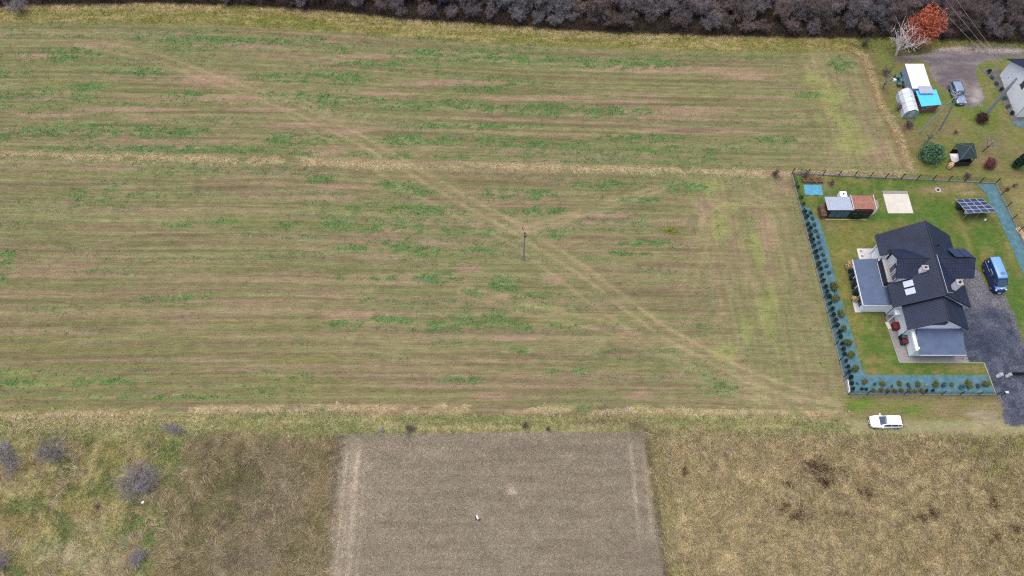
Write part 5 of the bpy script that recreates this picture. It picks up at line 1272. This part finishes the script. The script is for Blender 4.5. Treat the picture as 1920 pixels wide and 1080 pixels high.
# pavilion
P_ = thing('garden_pavilion', 'square dark shingled pavilion with one pale side panel', 'pavilion', (74.0, 72.9, 0))
vs = [at(1801, 299, 2.2), at(1833, 297, 2.2), at(1826, 268, 2.2), at(1791, 269, 2.2)]
pc_ = sum(vs, Vector()) / 4; ap = Vector((pc_.x, pc_.y, 3.35)); HIP = mat('hip_lead', (92, 108, 106), .7)
for i in range(4):
    a, b = vs[i], vs[(i + 1) % 4]; nn = (b - a).cross(ap - a).normalized()
    for k_ in range(7):
        f0, f1 = k_ / 7, (k_ + 1) / 7 - .004
        MB().slab([a.lerp(ap, f0), b.lerp(ap, f0), b.lerp(ap, f1), a.lerp(ap, f1)], (nn + Vector((0, 0, 0))), .04 + .01 * (k_ % 2)).build('shingle_course', SHING, P_)
    MB().bar(a + Vector((0, 0, .03)), ap + Vector((0, 0, .03)), .04, n=5).build('hip', HIP, P_)
    q = pc_ + (a - pc_) * .84; q2_ = pc_ + (b - pc_) * .84; MB().bar((q.x, q.y, 0), (q.x, q.y, 2.15), .07).build('post', WOODD, P_)
    if i in (0, 1, 2): d = q2_ - q; MB().box(((q.x + q2_.x) / 2, (q.y + q2_.y) / 2, .5), (Vector((d.x, d.y)).length - .16, .05, .9), math.atan2(d.y, d.x)).build('railing', WOODD, P_)
fl_ = [pc_ + (p - pc_) * .9 for p in vs]; MB().poly([(p.x, p.y) for p in fl_], 0, .08).build('floor', WOODD, P_)
q = [at(1780, 288, 1.9), at(1797, 288, 2.0), at(1799, 301, 1.2), at(1786, 306.5, .5)]
MB().slab([q[3], q[2], q[1], q[0]], (-.4, -.3, .8), .04).build('pale_side_panel', mat('pale_canvas', (236, 226, 220), .8, var=.05), P_)
pp = at(1780, 313); t = thing('wooden_barrel', 'pale wooden barrel lying left below the pavilion', 'barrel', pp, .8)
L(MB().bar((-.62, 0, .45), (0, 0, .45), .36, .44, 14).bar((0, 0, .45), (.62, 0, .45), .44, .36, 14), 'staves', WOODL, t, False)
for a in (-.45, 0, .45): L(MB().bar((a - .03, 0, .45), (a + .03, 0, .45), .455, n=16), 'hoop', WOODD, t)
pp = at(1916, 440); t = thing('timber_stack', 'pale timber boards lying outside the right fence', 'timber', pp, R(-72))
for i in range(4): L(MB().box((0, -.3 + i * .2, .08), (2.6, .17, .12)), 'board', WOODL, t)

# ------------------------------------------------------------------ poles and wires
def insulator(mb, p): mb.bar(p, p + Vector((0, 0, .22)), .06, .03, 8)
bp_ = thing('concrete_pole', 'thick grey concrete power pole in front of the white gable wall', 'utility pole', (79.65, 82.36, 0))
L(MB().bar((0, 0, 0), (0, 0, 7.6), .34, .25, 16), 'shaft', POLEM, bp_); L(MB().bar((0, 0, 7.6), (0, 0, 9.6), .24, .12, 14), 'pole_top', ZINC, bp_)
cb = MB(); dd = Vector((.7, -.7, 0)); cb.bar(Vector((0, 0, 8.7)) - dd * 1.1, Vector((0, 0, 8.7)) + dd * 1.1, .05); cb.bar(Vector((0, 0, 7.6)) - dd * .8, Vector((0, 0, 7.6)) + dd * .8, .05); L(cb, 'crossarm', ZINC, bp_)
BP = [Vector((79.65, 82.36, 8.9)) + dd * s_ for s_ in (-1.0, 0.05, 1.0)]
for s_ in (-1.0, .05, 1.0):
    m_ = MB(); insulator(m_, Vector((0, 0, 8.72)) + dd * s_); L(m_, 'insulator', TRIM, bp_)
apx = at(1798, 174, 9.2)
ap_ = thing('double_pole', 'thin grey two legged power pole leaning together over the parked car', 'utility pole', (69.7, 79.4, 0))
b1, b2 = at(1722, 250), at(1762, 243)
MB().bar(b1, Vector((apx.x - .15, apx.y - .1, 8.9)), .15, .10, 10).build('leg', POLEM, ap_); MB().bar(b2, Vector((apx.x + .15, apx.y, 9.2)), .16, .11, 10).build('leg', POLEM, ap_)
ca = Vector((.8, -.55, 0)); arm = MB(); arm.bar(Vector(apx) - ca * 1.2 + Vector((0, 0, -.2)), Vector(apx) + ca * 1.2 + Vector((0, 0, -.2)), .05); arm.bar(Vector(apx) - ca * .9 + Vector((0, 0, -.8)), Vector(apx) + ca * .9 + Vector((0, 0, -.8)), .05); arm.build('crossarm', ZINC, ap_)
for s_ in (-1.1, -.3, .4, 1.1):
    m_ = MB(); insulator(m_, Vector(apx) + ca * s_ + Vector((0, 0, -.17))); m_.build('insulator', TRIM, ap_)
mp = thing('field_pole', 'slim grey power pole standing alone in the middle of the field', 'utility pole', (1.79, 54.9, -.05))
L(MB().bar((0, 0, 0), (0, 0, 8.5), .14, .09, 12), 'shaft', POLEM, mp); L(MB().box((.1, 0, 7.1), (.3, .2, .3)).box((.05, 0, 7.9), (.34, .16, .2)), 'fuse_box', TRIM, mp)
L(MB().bar((-.35, .7, 8.3), (.35, -.7, 8.3), .04), 'crossarm', TRIM, mp)
for s_ in (-1, 1):
    m_ = MB(); insulator(m_, Vector((.33 * s_, -.66 * s_, 8.32))); L(m_, 'insulator', TRIM, mp)
def wire(a, b, sag, label, r=.014, n=28, group=None):
    a, b = Vector(a), Vector(b); mb = MB(); pr = None
    for i in range(n + 1):
        f = i / n; p = a.lerp(b, f) - Vector((0, 0, 4 * sag * f * (1 - f)))
        if pr is not None: mb.bar(pr, p, r, n=4, cap=False)
        pr = p
    tag(mb.build('power_wire', WIREM), label, 'wire', group)
fd = Vector((-.9, -.42, 0))
for s_ in (-1, 1):
    top = Vector((1.79 + .33 * s_, 54.9 - .66 * s_, 8.5))
    wire(top, Vector(apx) + ca * (.6 * s_), 2.6, 'thin wire running from the lone field pole towards the double pole on the right', .007, 40, 'wires right of the field pole')
    wire(top, (-95 + .5 * s_, 10 - s_, 9), 1.6, 'thin wire running from the lone field pole down to the left', .005, 40, 'wires left of the field pole')
far = [at(1763, 0, 10.2), at(1787, 0, 10.2), at(1806, 0, 10.2)]
for i, (f_, lb) in enumerate(zip(far, ('leftmost of the three wires crossing the thicket at the upper right', 'middle one of the three wires crossing the thicket at the upper right', 'rightmost of the three wires crossing the thicket at the upper right'))):
    d = (Vector(f_) - BP[i]); e_ = BP[i] + d * 1.8; e_.z = 10.5; wire(BP[i], e_, .6, lb, .014)
for i, s_ in enumerate((-1.1, -.3, .4)):
    wire(Vector(apx) + ca * s_, BP[i] + Vector((0, 0, -1.1 if i == 2 else 0)), .35, ('uppermost', 'middle', 'lowest')[i] + ' of the wires between the double pole and the big concrete pole', .011)
wire(Vector(apx) + ca * -.3, at(1700, 180, 4.5), .2, 'service wire from the double pole to the white roofed shed', .016)

# ------------------------------------------------------------------ small litter
def crumple(name, label, cat, px, py, m, s, seed):
    r = random.Random(seed); p = at(px, py); V = []
    for i in range(26):
        a = r.uniform(0, 6.28); q = r.uniform(.2, 1) ** .5; V.append((p.x + math.cos(a) * q * s[0], p.y + math.sin(a) * q * s[1], r.uniform(.0, s[2])))
    import bmesh
    b = bmesh.new(); [b.verts.new(v_1) for v_1 in V]; bmesh.ops.convex_hull(b, input=b.verts)
    loose = [v_1 for v_1 in b.verts if not v_1.link_faces]; bmesh.ops.delete(b, geom=loose, context='VERTS')
    me = bpy.data.meshes.new(name); b.to_mesh(me); b.free(); me.materials.append(m); return tag(link(name, me), label, cat)
crumple('plastic_bag', 'small white plastic litter on the grass below the large round bush', 'litter', 268, 942, WHITE, (.24, .2, .15), 1)
crumple('blue_rag', 'small blue rag at the top left edge of the bare field', 'litter', 718, 808, mat('blue_rag', (84, 84, 118), .8), (.2, .34, .25), 2)
t = thing('litter_scrap', 'white scrap with dark ends lying in the middle of the bare field', 'litter', at(895, 971))
L(MB().box((0, .05, .1), (.2, .48, .1), .45), 'white_part', WHITE, t); L(MB().box((-.18, -.05, .08), (.14, .5, .12), .1), 'dark_part', WOODD, t); L(MB().box((.2, -.25, .08), (.42, .16, .12), -.1), 'dark_end', WOODD, t)
print('thicket trees', gcount, 'tris', sum(len(o.data.polygons) for o in bpy.data.objects if o.type == 'MESH'))
